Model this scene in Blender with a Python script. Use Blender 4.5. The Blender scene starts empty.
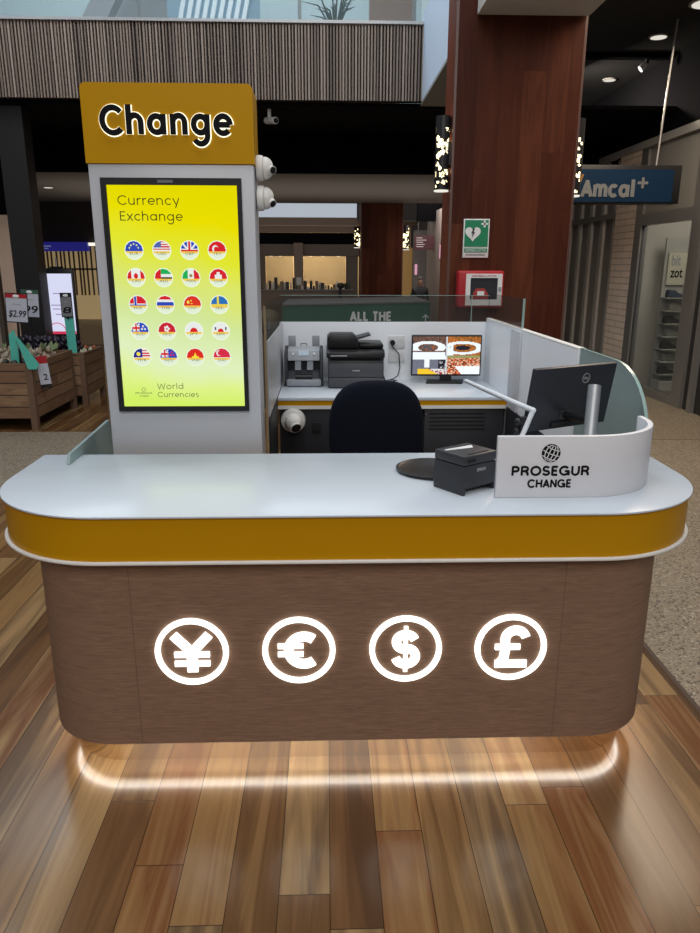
import bpy, bmesh, math, random
from math import sin, cos, pi, radians
from mathutils import Vector, Matrix
rnd = random.Random(7)
SC = bpy.context.scene
COL = SC.collection

# ------------------------------------------------------------------ camera
PITCH, YAW, ROLL = radians(15.64), radians(1.86), radians(0.16)
fw = Vector((sin(YAW)*cos(PITCH), cos(YAW)*cos(PITCH), -sin(PITCH)))
rt = Vector((cos(YAW), -sin(YAW), 0)); up = rt.cross(fw)
rt2 = rt*cos(ROLL)+up*sin(ROLL); up2 = -rt*sin(ROLL)+up*cos(ROLL)
cam = bpy.data.cameras.new('camera'); camo = bpy.data.objects.new('camera', cam); COL.objects.link(camo)
camo.matrix_world = Matrix(((rt2.x, up2.x, -fw.x, 0), (rt2.y, up2.y, -fw.y, 0), (rt2.z, up2.z, -fw.z, 1.6), (0, 0, 0, 1)))
cam.sensor_fit = 'VERTICAL'; cam.sensor_height = 36; cam.lens = 36*720/933
cam.clip_start = 0.05; cam.clip_end = 200
SC.camera = camo

# ------------------------------------------------------------------ world and lights
W = bpy.data.worlds.new('world'); SC.world = W; W.use_nodes = True
W.node_tree.nodes['Background'].inputs[0].default_value = (0.80, 0.86, 1.0, 1)
W.node_tree.nodes['Background'].inputs[1].default_value = 0.15
SC.view_settings.view_transform = 'Standard'; SC.view_settings.look = 'None'
SC.view_settings.exposure = 0.0; SC.view_settings.gamma = 1; SC.view_settings.use_curve_mapping = False

def area(name, loc, target, sx, sy, power, col):
    l = bpy.data.lights.new(name, 'AREA'); l.shape = 'RECTANGLE'; l.size = sx; l.size_y = sy
    l.energy = power; l.color = col
    o = bpy.data.objects.new(name, l); COL.objects.link(o); o.location = loc
    o.rotation_euler = (Vector(target)-Vector(loc)).to_track_quat('-Z', 'Y').to_euler()
    return o
area('atrium_daylight', (0.2, 2.4, 8.0), (0.2, 3.2, 0), 5.0, 6.0, 330, (0.90, 0.95, 1.0))
area('mall_ceiling_glow', (0.0, -4.0, 5.5), (0, 3, 0.6), 6.0, 3.0, 260, (1.0, 0.93, 0.85))
area('rear_ceiling_fill', (-1.0, 14.0, 2.0), (-1.0, 14.0, 5), 8.0, 3.0, 26, (1.0, 0.90, 0.80))  # added upward fill without a fixture, lifts the grey rear ceiling
area('pillar_wash', (2.75, 9.9, 3.7), (4.1, 10.2, 1.5),   .25, .25, 150, (1.0, 0.86, 0.72))  # added light without a fixture, brightens the brick pillar
area('right_walk_far', (2.7, 12.5, 3.9), (4.2, 12.5, .8), 1.0, 4.0, 85, (1.0, 0.92, 0.82))  # added fill for the folding shutters, no lamp modelled
area('rear_mall_glow', (0.0, 13.5, 2.85), (0.0, 14.5, 0), 6.0, 3.0, 40, (1.0, 0.88, 0.74))
area('right_walk_glow', (2.9, 6.4, 3.9), (2.9, 6.1, 0), 1.2, 3.0, 105, (1.0, 0.82, 0.62))
area('upper_level_daylight', (-2.0, 11.5, 8.5), (-2.0, 12.5, 4), 8.0, 3.0, 330, (0.85, 0.95, 1.0))

# ------------------------------------------------------------------ materials
def nodes(m):
    m.use_nodes = True
    return m.node_tree, m.node_tree.nodes['Principled BSDF']
MATS = {}
def mat(name, col, rough=0.5, metal=0.0, emis=None, es=1.0, var=0.06, scale=30, trans=0, bump=0.0, spec=0.5, coat=0):
    if name in MATS: return MATS[name]
    m = bpy.data.materials.new(name); t, b = nodes(m); N, L = t.nodes, t.links
    b.inputs['Roughness'].default_value = rough; b.inputs['Metallic'].default_value = metal
    b.inputs['Specular IOR Level'].default_value = spec; b.inputs['Coat Weight'].default_value = coat
    c = (*col, 1)
    b.inputs['Base Color'].default_value = c
    if var > 0:
        tc = N.new('ShaderNodeTexCoord'); n = N.new('ShaderNodeTexNoise'); n.inputs['Scale'].default_value = scale
        L.new(tc.outputs['Object'], n.inputs['Vector'])
        r = N.new('ShaderNodeMix'); r.data_type = 'RGBA'
        r.inputs[6].default_value = tuple(max(0, x*(1-var)) for x in col)+(1,)
        r.inputs[7].default_value = tuple(min(1, x*(1+var)) for x in col)+(1,)
        L.new(n.outputs['Fac'], r.inputs[0]); L.new(r.outputs[2], b.inputs['Base Color'])
        if bump:
            bp = N.new('ShaderNodeBump'); bp.inputs['Strength'].default_value = bump; bp.inputs['Distance'].default_value = 0.01
            L.new(n.outputs['Fac'], bp.inputs['Height']); L.new(bp.outputs[0], b.inputs['Normal'])
    if emis:
        b.inputs['Emission Color'].default_value = (*emis, 1); b.inputs['Emission Strength'].default_value = es
    if trans: b.inputs['Transmission Weight'].default_value = trans
    MATS[name] = m
    return m
def emi(name, col, s=1.0):
    if name in MATS: return MATS[name]
    m = bpy.data.materials.new(name); m.use_nodes = True; t = m.node_tree; t.nodes.clear()
    e = t.nodes.new('ShaderNodeEmission'); e.inputs[0].default_value = (*col, 1); e.inputs[1].default_value = s
    o = t.nodes.new('ShaderNodeOutputMaterial'); t.links.new(e.outputs[0], o.inputs[0])
    MATS[name] = m; return m
def emi_attr(name, s=1.0):
    m = bpy.data.materials.new(name); m.use_nodes = True; t = m.node_tree; t.nodes.clear()
    a = t.nodes.new('ShaderNodeAttribute'); a.attribute_name = 'Col'
    e = t.nodes.new('ShaderNodeEmission'); e.inputs[1].default_value = s
    o = t.nodes.new('ShaderNodeOutputMaterial'); t.links.new(a.outputs[0], e.inputs[0]); t.links.new(e.outputs[0], o.inputs[0])
    return m
def glass(name, tint, alpha, rough=0.03):
    # thin architectural pane: mostly see-through, a little tint and reflection
    m = bpy.data.materials.new(name); m.use_nodes = True; t = m.node_tree; t.nodes.clear(); N = t.nodes; L = t.links
    tr = N.new('ShaderNodeBsdfTransparent'); tr.inputs[0].default_value = (*[0.75+0.25*x for x in tint], 1)
    df = N.new('ShaderNodeBsdfPrincipled'); df.inputs['Base Color'].default_value = (*tint, 1); df.inputs['Roughness'].default_value = rough
    mx = N.new('ShaderNodeMixShader'); mx.inputs[0].default_value = alpha
    L.new(tr.outputs[0], mx.inputs[1]); L.new(df.outputs[0], mx.inputs[2])
    o = N.new('ShaderNodeOutputMaterial'); L.new(mx.outputs[0], o.inputs[0])
    return m
def math_n(t, op, a, b=None, c=None):
    n = t.nodes.new('ShaderNodeMath'); n.operation = op
    for i, x in enumerate((a, b, c)):
        if x is None: continue
        if isinstance(x, (int, float)): n.inputs[i].default_value = x
        else: t.links.new(x, n.inputs[i])
    return n.outputs[0]
def boards(name, across, along, width, length, cols, rough=0.3, grain=(60, 3), gap=0.02, contrast=0.5, darkgap=0.25, coat=0.0, bump=0.15, spec=0.5):
    """wooden boards: 'across'/'along' name the object axes (0,1,2)"""
    m = bpy.data.materials.new(name); t, b = nodes(m); N, L = t.nodes, t.links
    b.inputs['Specular IOR Level'].default_value = spec
    tc = N.new('ShaderNodeTexCoord'); sp = N.new('ShaderNodeSeparateXYZ'); L.new(tc.outputs['Object'], sp.inputs[0])
    a = math_n(t, 'DIVIDE', sp.outputs[across], width); l = sp.outputs[along]
    ia = math_n(t, 'FLOOR', a)
    wn = N.new('ShaderNodeTexWhiteNoise'); wn.noise_dimensions = '1D'; L.new(ia, wn.inputs['W'])
    off = math_n(t, 'MULTIPLY', wn.outputs['Value'], 7.3)
    ll = math_n(t, 'ADD', math_n(t, 'DIVIDE', l, length), off); il = math_n(t, 'FLOOR', ll)
    wn2 = N.new('ShaderNodeTexWhiteNoise'); wn2.noise_dimensions = '2D'
    cb = N.new('ShaderNodeCombineXYZ'); L.new(ia, cb.inputs[0]); L.new(il, cb.inputs[1]); L.new(cb.outputs[0], wn2.inputs['Vector'])
    ramp = N.new('ShaderNodeValToRGB'); cr = ramp.color_ramp; cr.interpolation = 'LINEAR'
    while len(cr.elements) < len(cols): cr.elements.new(0.5)
    for i, (e, c) in enumerate(zip(cr.elements, cols)): e.position = i/(len(cols)-1); e.color = (*c, 1)
    # stretched grain
    gv = N.new('ShaderNodeCombineXYZ')
    L.new(math_n(t, 'MULTIPLY', sp.outputs[across], grain[0]), gv.inputs[0])
    L.new(math_n(t, 'MULTIPLY', l, grain[1]), gv.inputs[1])
    L.new(math_n(t, 'MULTIPLY', wn2.outputs['Value'], 37.0), gv.inputs[2])
    n1 = N.new('ShaderNodeTexNoise'); n1.inputs['Scale'].default_value = 1; n1.inputs['Detail'].default_value = 6; n1.inputs['Roughness'].default_value = 0.65
    n1.inputs['Distortion'].default_value = 0.6
    L.new(gv.outputs[0], n1.inputs['Vector'])
    gv2 = N.new('ShaderNodeVectorMath'); gv2.operation = 'MULTIPLY'; gv2.inputs[1].default_value = (0.22, 0.5, 1)
    L.new(gv.outputs[0], gv2.inputs[0])
    n2 = N.new('ShaderNodeTexNoise'); n2.inputs['Scale'].default_value = 1; n2.inputs['Detail'].default_value = 3; n2.inputs['Distortion'].default_value = 1.2
    L.new(gv2.outputs[0], n2.inputs['Vector'])
    f = math_n(t, 'ADD', wn2.outputs['Value'], math_n(t, 'MULTIPLY', math_n(t, 'SUBTRACT', n2.outputs['Fac'], 0.5), contrast*1.4))
    L.new(f, ramp.inputs[0])
    g = math_n(t, 'ADD', 1-contrast*0.5, math_n(t, 'MULTIPLY', n1.outputs['Fac'], contrast))
    fr = math_n(t, 'FRACT', a); e1 = math_n(t, 'MINIMUM', fr, math_n(t, 'SUBTRACT', 1, fr))
    fl = math_n(t, 'FRACT', ll); e2 = math_n(t, 'MULTIPLY', math_n(t, 'MINIMUM', fl, math_n(t, 'SUBTRACT', 1, fl)), length/width)
    e = math_n(t, 'MINIMUM', e1, e2)
    mask = math_n(t, 'GREATER_THAN', e, gap)
    k = math_n(t, 'ADD', darkgap, math_n(t, 'MULTIPLY', mask, 1-darkgap))
    g = math_n(t, 'MULTIPLY', g, k)
    vm = N.new('ShaderNodeVectorMath'); vm.operation = 'SCALE'; L.new(ramp.outputs[0], vm.inputs[0]); L.new(g, vm.inputs['Scale'])
    L.new(vm.outputs[0], b.inputs['Base Color'])
    rr = math_n(t, 'ADD', rough-0.06, math_n(t, 'MULTIPLY', n1.outputs['Fac'], 0.12)); L.new(rr, b.inputs['Roughness'])
    b.inputs['Coat Weight'].default_value = coat; b.inputs['Coat Roughness'].default_value = 0.12
    bp = N.new('ShaderNodeBump'); bp.inputs['Strength'].default_value = bump; bp.inputs['Distance'].default_value = 0.002
    L.new(math_n(t, 'ADD', mask, math_n(t, 'MULTIPLY', n1.outputs['Fac'], 0.3)), bp.inputs['Height']); L.new(bp.outputs[0], b.inputs['Normal'])
    return m
def terrazzo():
    m = bpy.data.materials.new('terrazzo'); t, b = nodes(m); N, L = t.nodes, t.links
    tc = N.new('ShaderNodeTexCoord'); v = N.new('ShaderNodeTexVoronoi'); v.inputs['Scale'].default_value = 120
    L.new(tc.outputs['Object'], v.inputs['Vector'])
    r = N.new('ShaderNodeValToRGB'); cr = r.color_ramp; cr.interpolation = 'CONSTANT'
    for p, c in ((0.14, (.21, .165, .115)), (0.5, (.25, .20, .14)), (0.8, (.31, .255, .18)), (0.95, (.42, .37, .29))):
        e = cr.elements.new(p); e.color = (*c, 1)
    cr.elements[0].color = (.05, .043, .035, 1)
    sp = N.new('ShaderNodeSeparateColor'); L.new(v.outputs['Color'], sp.inputs[0]); L.new(sp.outputs[0], r.inputs[0])
    L.new(r.outputs[0], b.inputs['Base Color']); b.inputs['Roughness'].default_value = 0.45
    return m
def brickmat(name, c1, c2, mortar, scale, sw=(0, 2), bw=0.5, rh=0.25, ms=0.02, rough=0.7):
    m = bpy.data.materials.new(name); t, b = nodes(m); N, L = t.nodes, t.links
    tc = N.new('ShaderNodeTexCoord'); sp = N.new('ShaderNodeSeparateXYZ'); L.new(tc.outputs['Object'], sp.inputs[0])
    cb = N.new('ShaderNodeCombineXYZ')
    s = math_n(t, 'ADD', sp.outputs[0], sp.outputs[1]) if sw[0] == 'xy' else sp.outputs[sw[0]]
    L.new(s, cb.inputs[0]); L.new(sp.outputs[sw[1]], cb.inputs[1])
    br = N.new('ShaderNodeTexBrick'); br.inputs['Scale'].default_value = scale
    br.inputs['Color1'].default_value = (*c1, 1); br.inputs['Color2'].default_value = (*c2, 1); br.inputs['Mortar'].default_value = (*mortar, 1)
    br.inputs['Mortar Size'].default_value = ms; br.inputs['Brick Width'].default_value = bw; br.inputs['Row Height'].default_value = rh
    L.new(cb.outputs[0], br.inputs['Vector']); L.new(br.outputs[0], b.inputs['Base Color']); b.inputs['Roughness'].default_value = rough
    return m

M_white = mat('white_laminate', (.74, .77, .81), 0.38, var=.015, scale=6)
M_top = mat('white_worktop', (.60, .655, .72), 0.24, var=.02, scale=9)
M_rim = mat('white_rim', (.78, .77, .74), 0.4, var=.02)
M_yel = mat('amber_acrylic', (.52, .255, .002), 0.3, var=.02, scale=4, spec=.2)
M_yelsign = mat('amber_sign', (.46, .235, .002), 0.4, var=.02, scale=4, emis=(.46, .26, .0), es=.03, spec=.1)
M_black = mat('black_plastic', (.012, .012, .014), 0.4, var=.1, spec=.35)
M_char = mat('charcoal_plastic', (.034, .036, .042), 0.45, var=.1, spec=.4)
M_fabric = mat('black_fabric', (.006, .008, .015), 0.9, var=.3, scale=400, bump=.3, spec=.1)
M_cab = mat('charcoal_cabinet', (.018, .019, .024), 0.5, var=.08, spec=.3)
M_slot = mat('dark_slot', (.004, .004, .005), 0.8, var=.05)
M_grey = mat('grey_plastic', (.30, .32, .35), 0.45, var=.05)
M_midgrey = mat('mid_grey_plastic', (.12, .13, .15), 0.45, var=.06)
M_camw = mat('camera_white', (.70, .69, .66), 0.45, var=.03)
M_steel = mat('brushed_steel', (.42, .43, .45), 0.3, 0.85, var=.05, scale=80)
M_frame = mat('shop_aluminium', (.30, .29, .28), 0.35, 0.6, var=.06, scale=20)
M_gold = mat('bronze_mirror', (.80, .72, .60), 0.10, 1.0, var=.02)
M_txt = mat('black_lettering', (.008, .008, .010), 0.6, var=.03, spec=.08)
M_txtw = mat('white_lettering', (.75, .76, .76), 0.5, var=.03)
M_txtg = mat('grey_lettering', (.35, .36, .38), 0.5, var=.03)
M_lit = emi('lit_white', (1.0, .97, .90), 2.2)
M_led = emi('led_strip', (1.0, .95, .87), 22.0)
M_halo = emi('sign_halo', (1.0, .95, .72), 1.5)
M_warm = emi('warm_lamp', (1.0, .82, .45), 3.5)
M_down = emi('downlight_face', (1.0, .93, .82), 0.75)
M_red = mat('red_enamel', (.42, .015, .022), 0.4, var=.05)
M_green = mat('sign_green', (.0, .21, .09), 0.5, var=.03)
M_hoard = mat('hoarding_green', (.012, .095, .062), 0.6, var=.08)
M_teal = mat('teal_plastic', (.10, .52, .42), 0.45, var=.08)
M_blue = mat('sign_blue', (.001, .018, .050), 0.5, var=.05, spec=.2)
M_maroon = mat('maroon_sign', (.07, .008, .016), 0.5, var=.05)
M_blackceil = mat('black_ceiling', (.005, .005, .006), 0.9, var=.1, spec=.03)
M_charceil = mat('charcoal_ceiling', (.030, .030, .031), 0.9, var=.04, spec=.05)
M_greyceil = mat('grey_ceiling', (.20, .185, .17), 0.8, var=.04, scale=2)
M_soffit = mat('soffit_plaster', (.32, .31, .29), 0.7, var=.03, scale=2)
M_plaster = mat('pale_plaster', (.52, .50, .46), 0.7, var=.03, scale=2)
M_bluewhite = mat('bluewhite_fascia', (.66, .78, .95), 0.6, var=.03, scale=2)
M_glass = glass('clear_pane', (.30, .33, .33), 0.07)
M_glass2 = glass('tinted_pane', (.16, .15, .14), 0.11, .05)
M_frost = glass('frosted_pane', (.34, .45, .45), .72, .35)
M_edge = mat('glass_edge', (.30, .42, .38), 0.2, var=.03)
M_edgereflection = mat('edge_warm_reflection', (.34, .25, .14), 0.4, var=.03)  # warm reflection in the bevelled glass edge, painted as a gold colour
M_terr = terrazzo()
M_floor = boards('timber_floor', 0, 1, 0.135, 1.9, [(.080, .038, .017), (.17, .083, .032), (.115, .056, .022), (.25, .140, .055), (.155, .060, .021), (.31, .19, .085), (.12, .070, .036)],
                 rough=0.19, grain=(60, 1.6), gap=0.010, contrast=0.45, darkgap=0.25, coat=.08, spec=.32)
M_col = boards('red_timber', 0, 2, 0.19, 2.6, [(.048, .011, .005), (.078, .020, .009), (.058, .014, .007), (.105, .030, .013)], rough=0.5, grain=(40, 2), gap=0.006, contrast=0.7, darkgap=0.6, spec=.12)
M_cols = boards('red_timber_side', 1, 2, 0.19, 2.6, [(.13, .03, .014), (.17, .042, .02)], spec=.12, rough=0.5, grain=(40, 2), gap=0.006, contrast=0.4, darkgap=0.6)
M_veneer = boards('taupe_veneer', 2, 0, 3.0, 40, [(.20, .122, .08), (.26, .16, .108)], rough=0.55, grain=(430, 16), gap=0.0, contrast=1.5, darkgap=1, bump=.05, spec=.2)
M_crate = boards('weathered_planks', 2, 0, 0.118, 3.1, [(.13, .066, .033), (.22, .12, .062), (.17, .09, .047), (.28, .165, .09)], rough=0.8, grain=(70, 4), gap=0.045, contrast=0.8, darkgap=0.15)
M_crates = boards('weathered_planks_side', 2, 1, 0.118, 3.1, [(.13, .066, .033), (.22, .12, .062), (.17, .09, .047), (.28, .165, .09)], rough=0.8, grain=(70, 4), gap=0.045, contrast=0.8, darkgap=0.15)
M_brick = brickmat('pale_brick', (.78, .63, .52), (.70, .56, .46), (.48, .38, .30), 1.0, ('xy', 2), .46, .085, .008)

# ------------------------------------------------------------------ mesh builder
class MB:
    def __init__(s, o=(0, 0, 0)): s.v = []; s.f = []; s.m = []; s.o = Vector(o); s.k = 0
    def add(s, vs, fs):
        n = len(s.v); s.v += [Vector(v)-s.o for v in vs]
        for f in fs: s.f.append([n+i for i in f]); s.m.append(s.k)
        return s
    def mat(s, k): s.k = k; return s
    def box(s, x0, x1, y0, y1, z0, z1):
        return s.add([(x0, y0, z0), (x1, y0, z0), (x1, y1, z0), (x0, y1, z0), (x0, y0, z1), (x1, y0, z1), (x1, y1, z1), (x0, y1, z1)],
                     [(0, 3, 2, 1), (4, 5, 6, 7), (0, 1, 5, 4), (1, 2, 6, 5), (2, 3, 7, 6), (3, 0, 4, 7)])
    def prism(s, pts, axis, a, b):
        def P(p, t): return {'x': (t, p[0], p[1]), 'y': (p[0], t, p[1]), 'z': (p[0], p[1], t)}[axis]
        n = len(pts)
        return s.add([P(p, a) for p in pts]+[P(p, b) for p in pts],
                     [tuple(range(n))[::-1], tuple(range(n, 2*n))]+[(i, (i+1) % n, n+(i+1) % n, n+i) for i in range(n)])
    def strip(s, path, w, axis, a, b, closed=False):
        """a ribbon of width w following a 2-D path, extruded a..b along axis"""
        path = [Vector(p) for p in path]; path = [p for i, p in enumerate(path) if i == 0 or (p-path[i-1]).length > 1e-6]; n = len(path); L = []; R = []
        for i, p in enumerate(path):
            q0 = path[i-1] if (i > 0 or closed) else None; q1 = path[(i+1) % n] if (i < n-1 or closed) else None
            d0 = (p-q0).normalized() if q0 is not None else (q1-p).normalized()
            d1 = (q1-p).normalized() if q1 is not None else d0
            t = (d0+d1); t = t.normalized() if t.length > 1e-6 else d1
            nn = Vector((-t.y, t.x)); c = max(0.4, abs(t.dot(d1)))
            L.append(p+nn*w/2/c); R.append(p-nn*w/2/c)
        for i in range(n if closed else n-1):
            j = (i+1) % n
            def P(p, t): return {'x': (t, p[0], p[1]), 'y': (p[0], t, p[1]), 'z': (p[0], p[1], t)}[axis]
            vs = [P(L[i], a), P(L[j], a), P(R[j], a), P(R[i], a), P(L[i], b), P(L[j], b), P(R[j], b), P(R[i], b)]
            fs = [(0, 1, 2, 3), (7, 6, 5, 4), (0, 4, 5, 1), (3, 2, 6, 7)]
            if not closed and i == 0: fs.append((0, 3, 7, 4))
            if not closed and i == n-2: fs.append((1, 5, 6, 2))
            s.add(vs, fs)
        return s
    def cyl(s, p0, p1, r0, r1=None, n=20):
        return s.tube([p0, p1], [r0, r0 if r1 is None else r1], n)
    def tube(s, path, r, n=10):
        path = [Vector(p) for p in path]; rs = r if isinstance(r, (list, tuple)) else [r]*len(path)
        vs = []; fs = []; ref = None
        for i, p in enumerate(path):
            t = (path[min(i+1, len(path)-1)]-path[max(i-1, 0)]).normalized()
            if ref is None: ref = Vector((0, 0, 1)) if abs(t.z) < .9 else Vector((1, 0, 0))
            a = t.cross(ref).normalized(); b = t.cross(a).normalized(); ref = -b if False else ref
            for k in range(n):
                q = 2*pi*k/n; vs.append(p+(a*cos(q)+b*sin(q))*rs[i])
        for i in range(len(path)-1):
            for k in range(n): fs.append((i*n+k, i*n+(k+1) % n, (i+1)*n+(k+1) % n, (i+1)*n+k))
        fs.append(tuple(range(n))[::-1]); fs.append(tuple((len(path)-1)*n+k for k in range(n)))
        return s.add(vs, fs)
    def lathe(s, prof, c, axis=(0, 0, 1), n=24):
        """profile of (radius, height) turned about an axis through c"""
        ax = Vector(axis).normalized(); ref = Vector((0, 0, 1)) if abs(ax.z) < .9 else Vector((1, 0, 0))
        a = ax.cross(ref).normalized(); b = ax.cross(a); c = Vector(c); vs = []; fs = []
        for r, h in prof:
            for k in range(n):
                q = 2*pi*k/n; vs.append(c+ax*h+(a*cos(q)+b*sin(q))*max(r, 1e-4))
        for i in range(len(prof)-1):
            for k in range(n): fs.append((i*n+k, i*n+(k+1) % n, (i+1)*n+(k+1) % n, (i+1)*n+k))
        fs.append(tuple(range(n))[::-1]); fs.append(tuple((len(prof)-1)*n+k for k in range(n)))
        return s.add(vs, fs)
    def ball(s, c, r, sc=(1, 1, 1), n=12):
        vs = []; fs = []; m = n//2
        for i in range(m+1):
            th = pi*i/m
            for k in range(n):
                q = 2*pi*k/n; rr = max(sin(th), 1e-3)
                vs.append((c[0]+r*sc[0]*rr*cos(q), c[1]+r*sc[1]*rr*sin(q), c[2]+r*sc[2]*cos(th)))
        for i in range(m):
            for k in range(n): fs.append((i*n+k, (i+1)*n+k, (i+1)*n+(k+1) % n, i*n+(k+1) % n))
        return s.add(vs, fs)
    def build(s, name, mats, parent=None, bevel=0, smooth=True, label=None, loc=None, rz=0, seg=2):
        me = bpy.data.meshes.new(name); bm = bmesh.new()
        vs = [bm.verts.new(v) for v in s.v]
        for f, k in zip(s.f, s.m):
            try: fc = bm.faces.new([vs[i] for i in f]); fc.material_index = k
            except ValueError: pass
        bmesh.ops.remove_doubles(bm, verts=bm.verts, dist=1e-5)
        bmesh.ops.recalc_face_normals(bm, faces=bm.faces)
        if bevel:
            es = [e for e in bm.edges if len(e.link_faces) == 2 and e.calc_face_angle(0) > radians(40)]
            bmesh.ops.bevel(bm, geom=es, offset=bevel, segments=seg, affect='EDGES', profile=.5, clamp_overlap=True)
        if smooth:
            for f in bm.faces: f.smooth = True
            for e in bm.edges:
                if len(e.link_faces) != 2 or e.calc_face_angle(0) > radians(35): e.smooth = False
        bm.to_mesh(me); bm.free()
        for m in (mats if isinstance(mats, (list, tuple)) else [mats]): me.materials.append(m)
        o = bpy.data.objects.new(name, me); COL.objects.link(o)
        if parent: o.parent = parent
        if loc is not None: o.location = loc; o.rotation_euler = (0, 0, rz)
        elif parent is None: o.location = s.o
        if label: o['label'] = label
        return o
def tag(o, label, cat, group=None, kind=None):
    o['label'] = label; o['category'] = cat
    if group: o['group'] = group
    if kind: o['kind'] = kind
    return o
def thing(name, loc, label, cat, group=None, rz=0):
    o = bpy.data.objects.new(name, None); o.empty_display_size = .1; COL.objects.link(o); o.location = loc; o.rotation_euler = (0, 0, rz)
    return tag(o, label, cat, group)
def struct(o): o['kind'] = 'structure'; return o
def dup(o, loc, rz=0, label=None, scale=None):
    def cp(a, p):
        c = a.copy(); COL.objects.link(c)
        if p: c.parent = p
        for ch in a.children: cp(ch, c)
        return c
    r = cp(o, None); r.location = loc; r.rotation_euler = (0, 0, rz)
    if label: r['label'] = label
    if scale: r.scale = scale
    return r
def arc(cx, cy, r, a0, a1, n=16, ry=None):
    ry = r if ry is None else ry
    return [(cx+r*cos(radians(a0+(a1-a0)*i/n)), cy+ry*sin(radians(a0+(a1-a0)*i/n))) for i in range(n+1)]
def front_round(x0, x1, y0, y1, r, n=14):
    """plan outline with the two front (low y) corners rounded"""
    return arc(x0+r, y0+r, r, 180, 270, n)+arc(x1-r, y0+r, r, 270, 360, n)+[(x1, y1), (x0, y1)]
def rrect(x0, x1, y0, y1, r, n=5):
    return arc(x0+r, y0+r, r, 180, 270, n)+arc(x1-r, y0+r, r, 270, 360, n)+arc(x1-r, y1-r, r, 0, 90, n)+arc(x0+r, y1-r, r, 90, 180, n)

# text: built-in font turned into a thin mesh, fitted into a box on a plane facing -Y (or another frame)
def text_mb(body, x0, x1, z0, z1, y, depth=0.002, bold=0.0, o=(0, 0, 0), frame=None, keep=False, mb=None):
    cu = bpy.data.curves.new('t', 'FONT'); cu.body = body; cu.size = 1; cu.offset = bold; cu.extrude = 0.5; cu.resolution_u = 3
    ob = bpy.data.objects.new('t', cu); COL.objects.link(ob)
    dg = bpy.context.evaluated_depsgraph_get(); dg.update(); ev = ob.evaluated_get(dg); me = ev.to_mesh()
    vs = [tuple(v.co) for v in me.vertices]; fs = [tuple(p.vertices) for p in me.polygons]; ev.to_mesh_clear()
    bpy.data.objects.remove(ob); bpy.data.curves.remove(cu)
    ax = min(v[0] for v in vs); bx = max(v[0] for v in vs); ay = min(v[1] for v in vs); by = max(v[1] for v in vs)
    sx = (x1-x0)/(bx-ax); sy = (z1-z0)/(by-ay)
    out = []
    for v in vs:
        X = x0+(v[0]-ax)*sx; Z = z0+(v[1]-ay)*sy; D = (v[2]+.5)*depth
        out.append(frame(X, Z, D) if frame else (X, y-D, Z))
    mb = mb or MB(o); mb.add(out, fs); return mb

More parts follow.
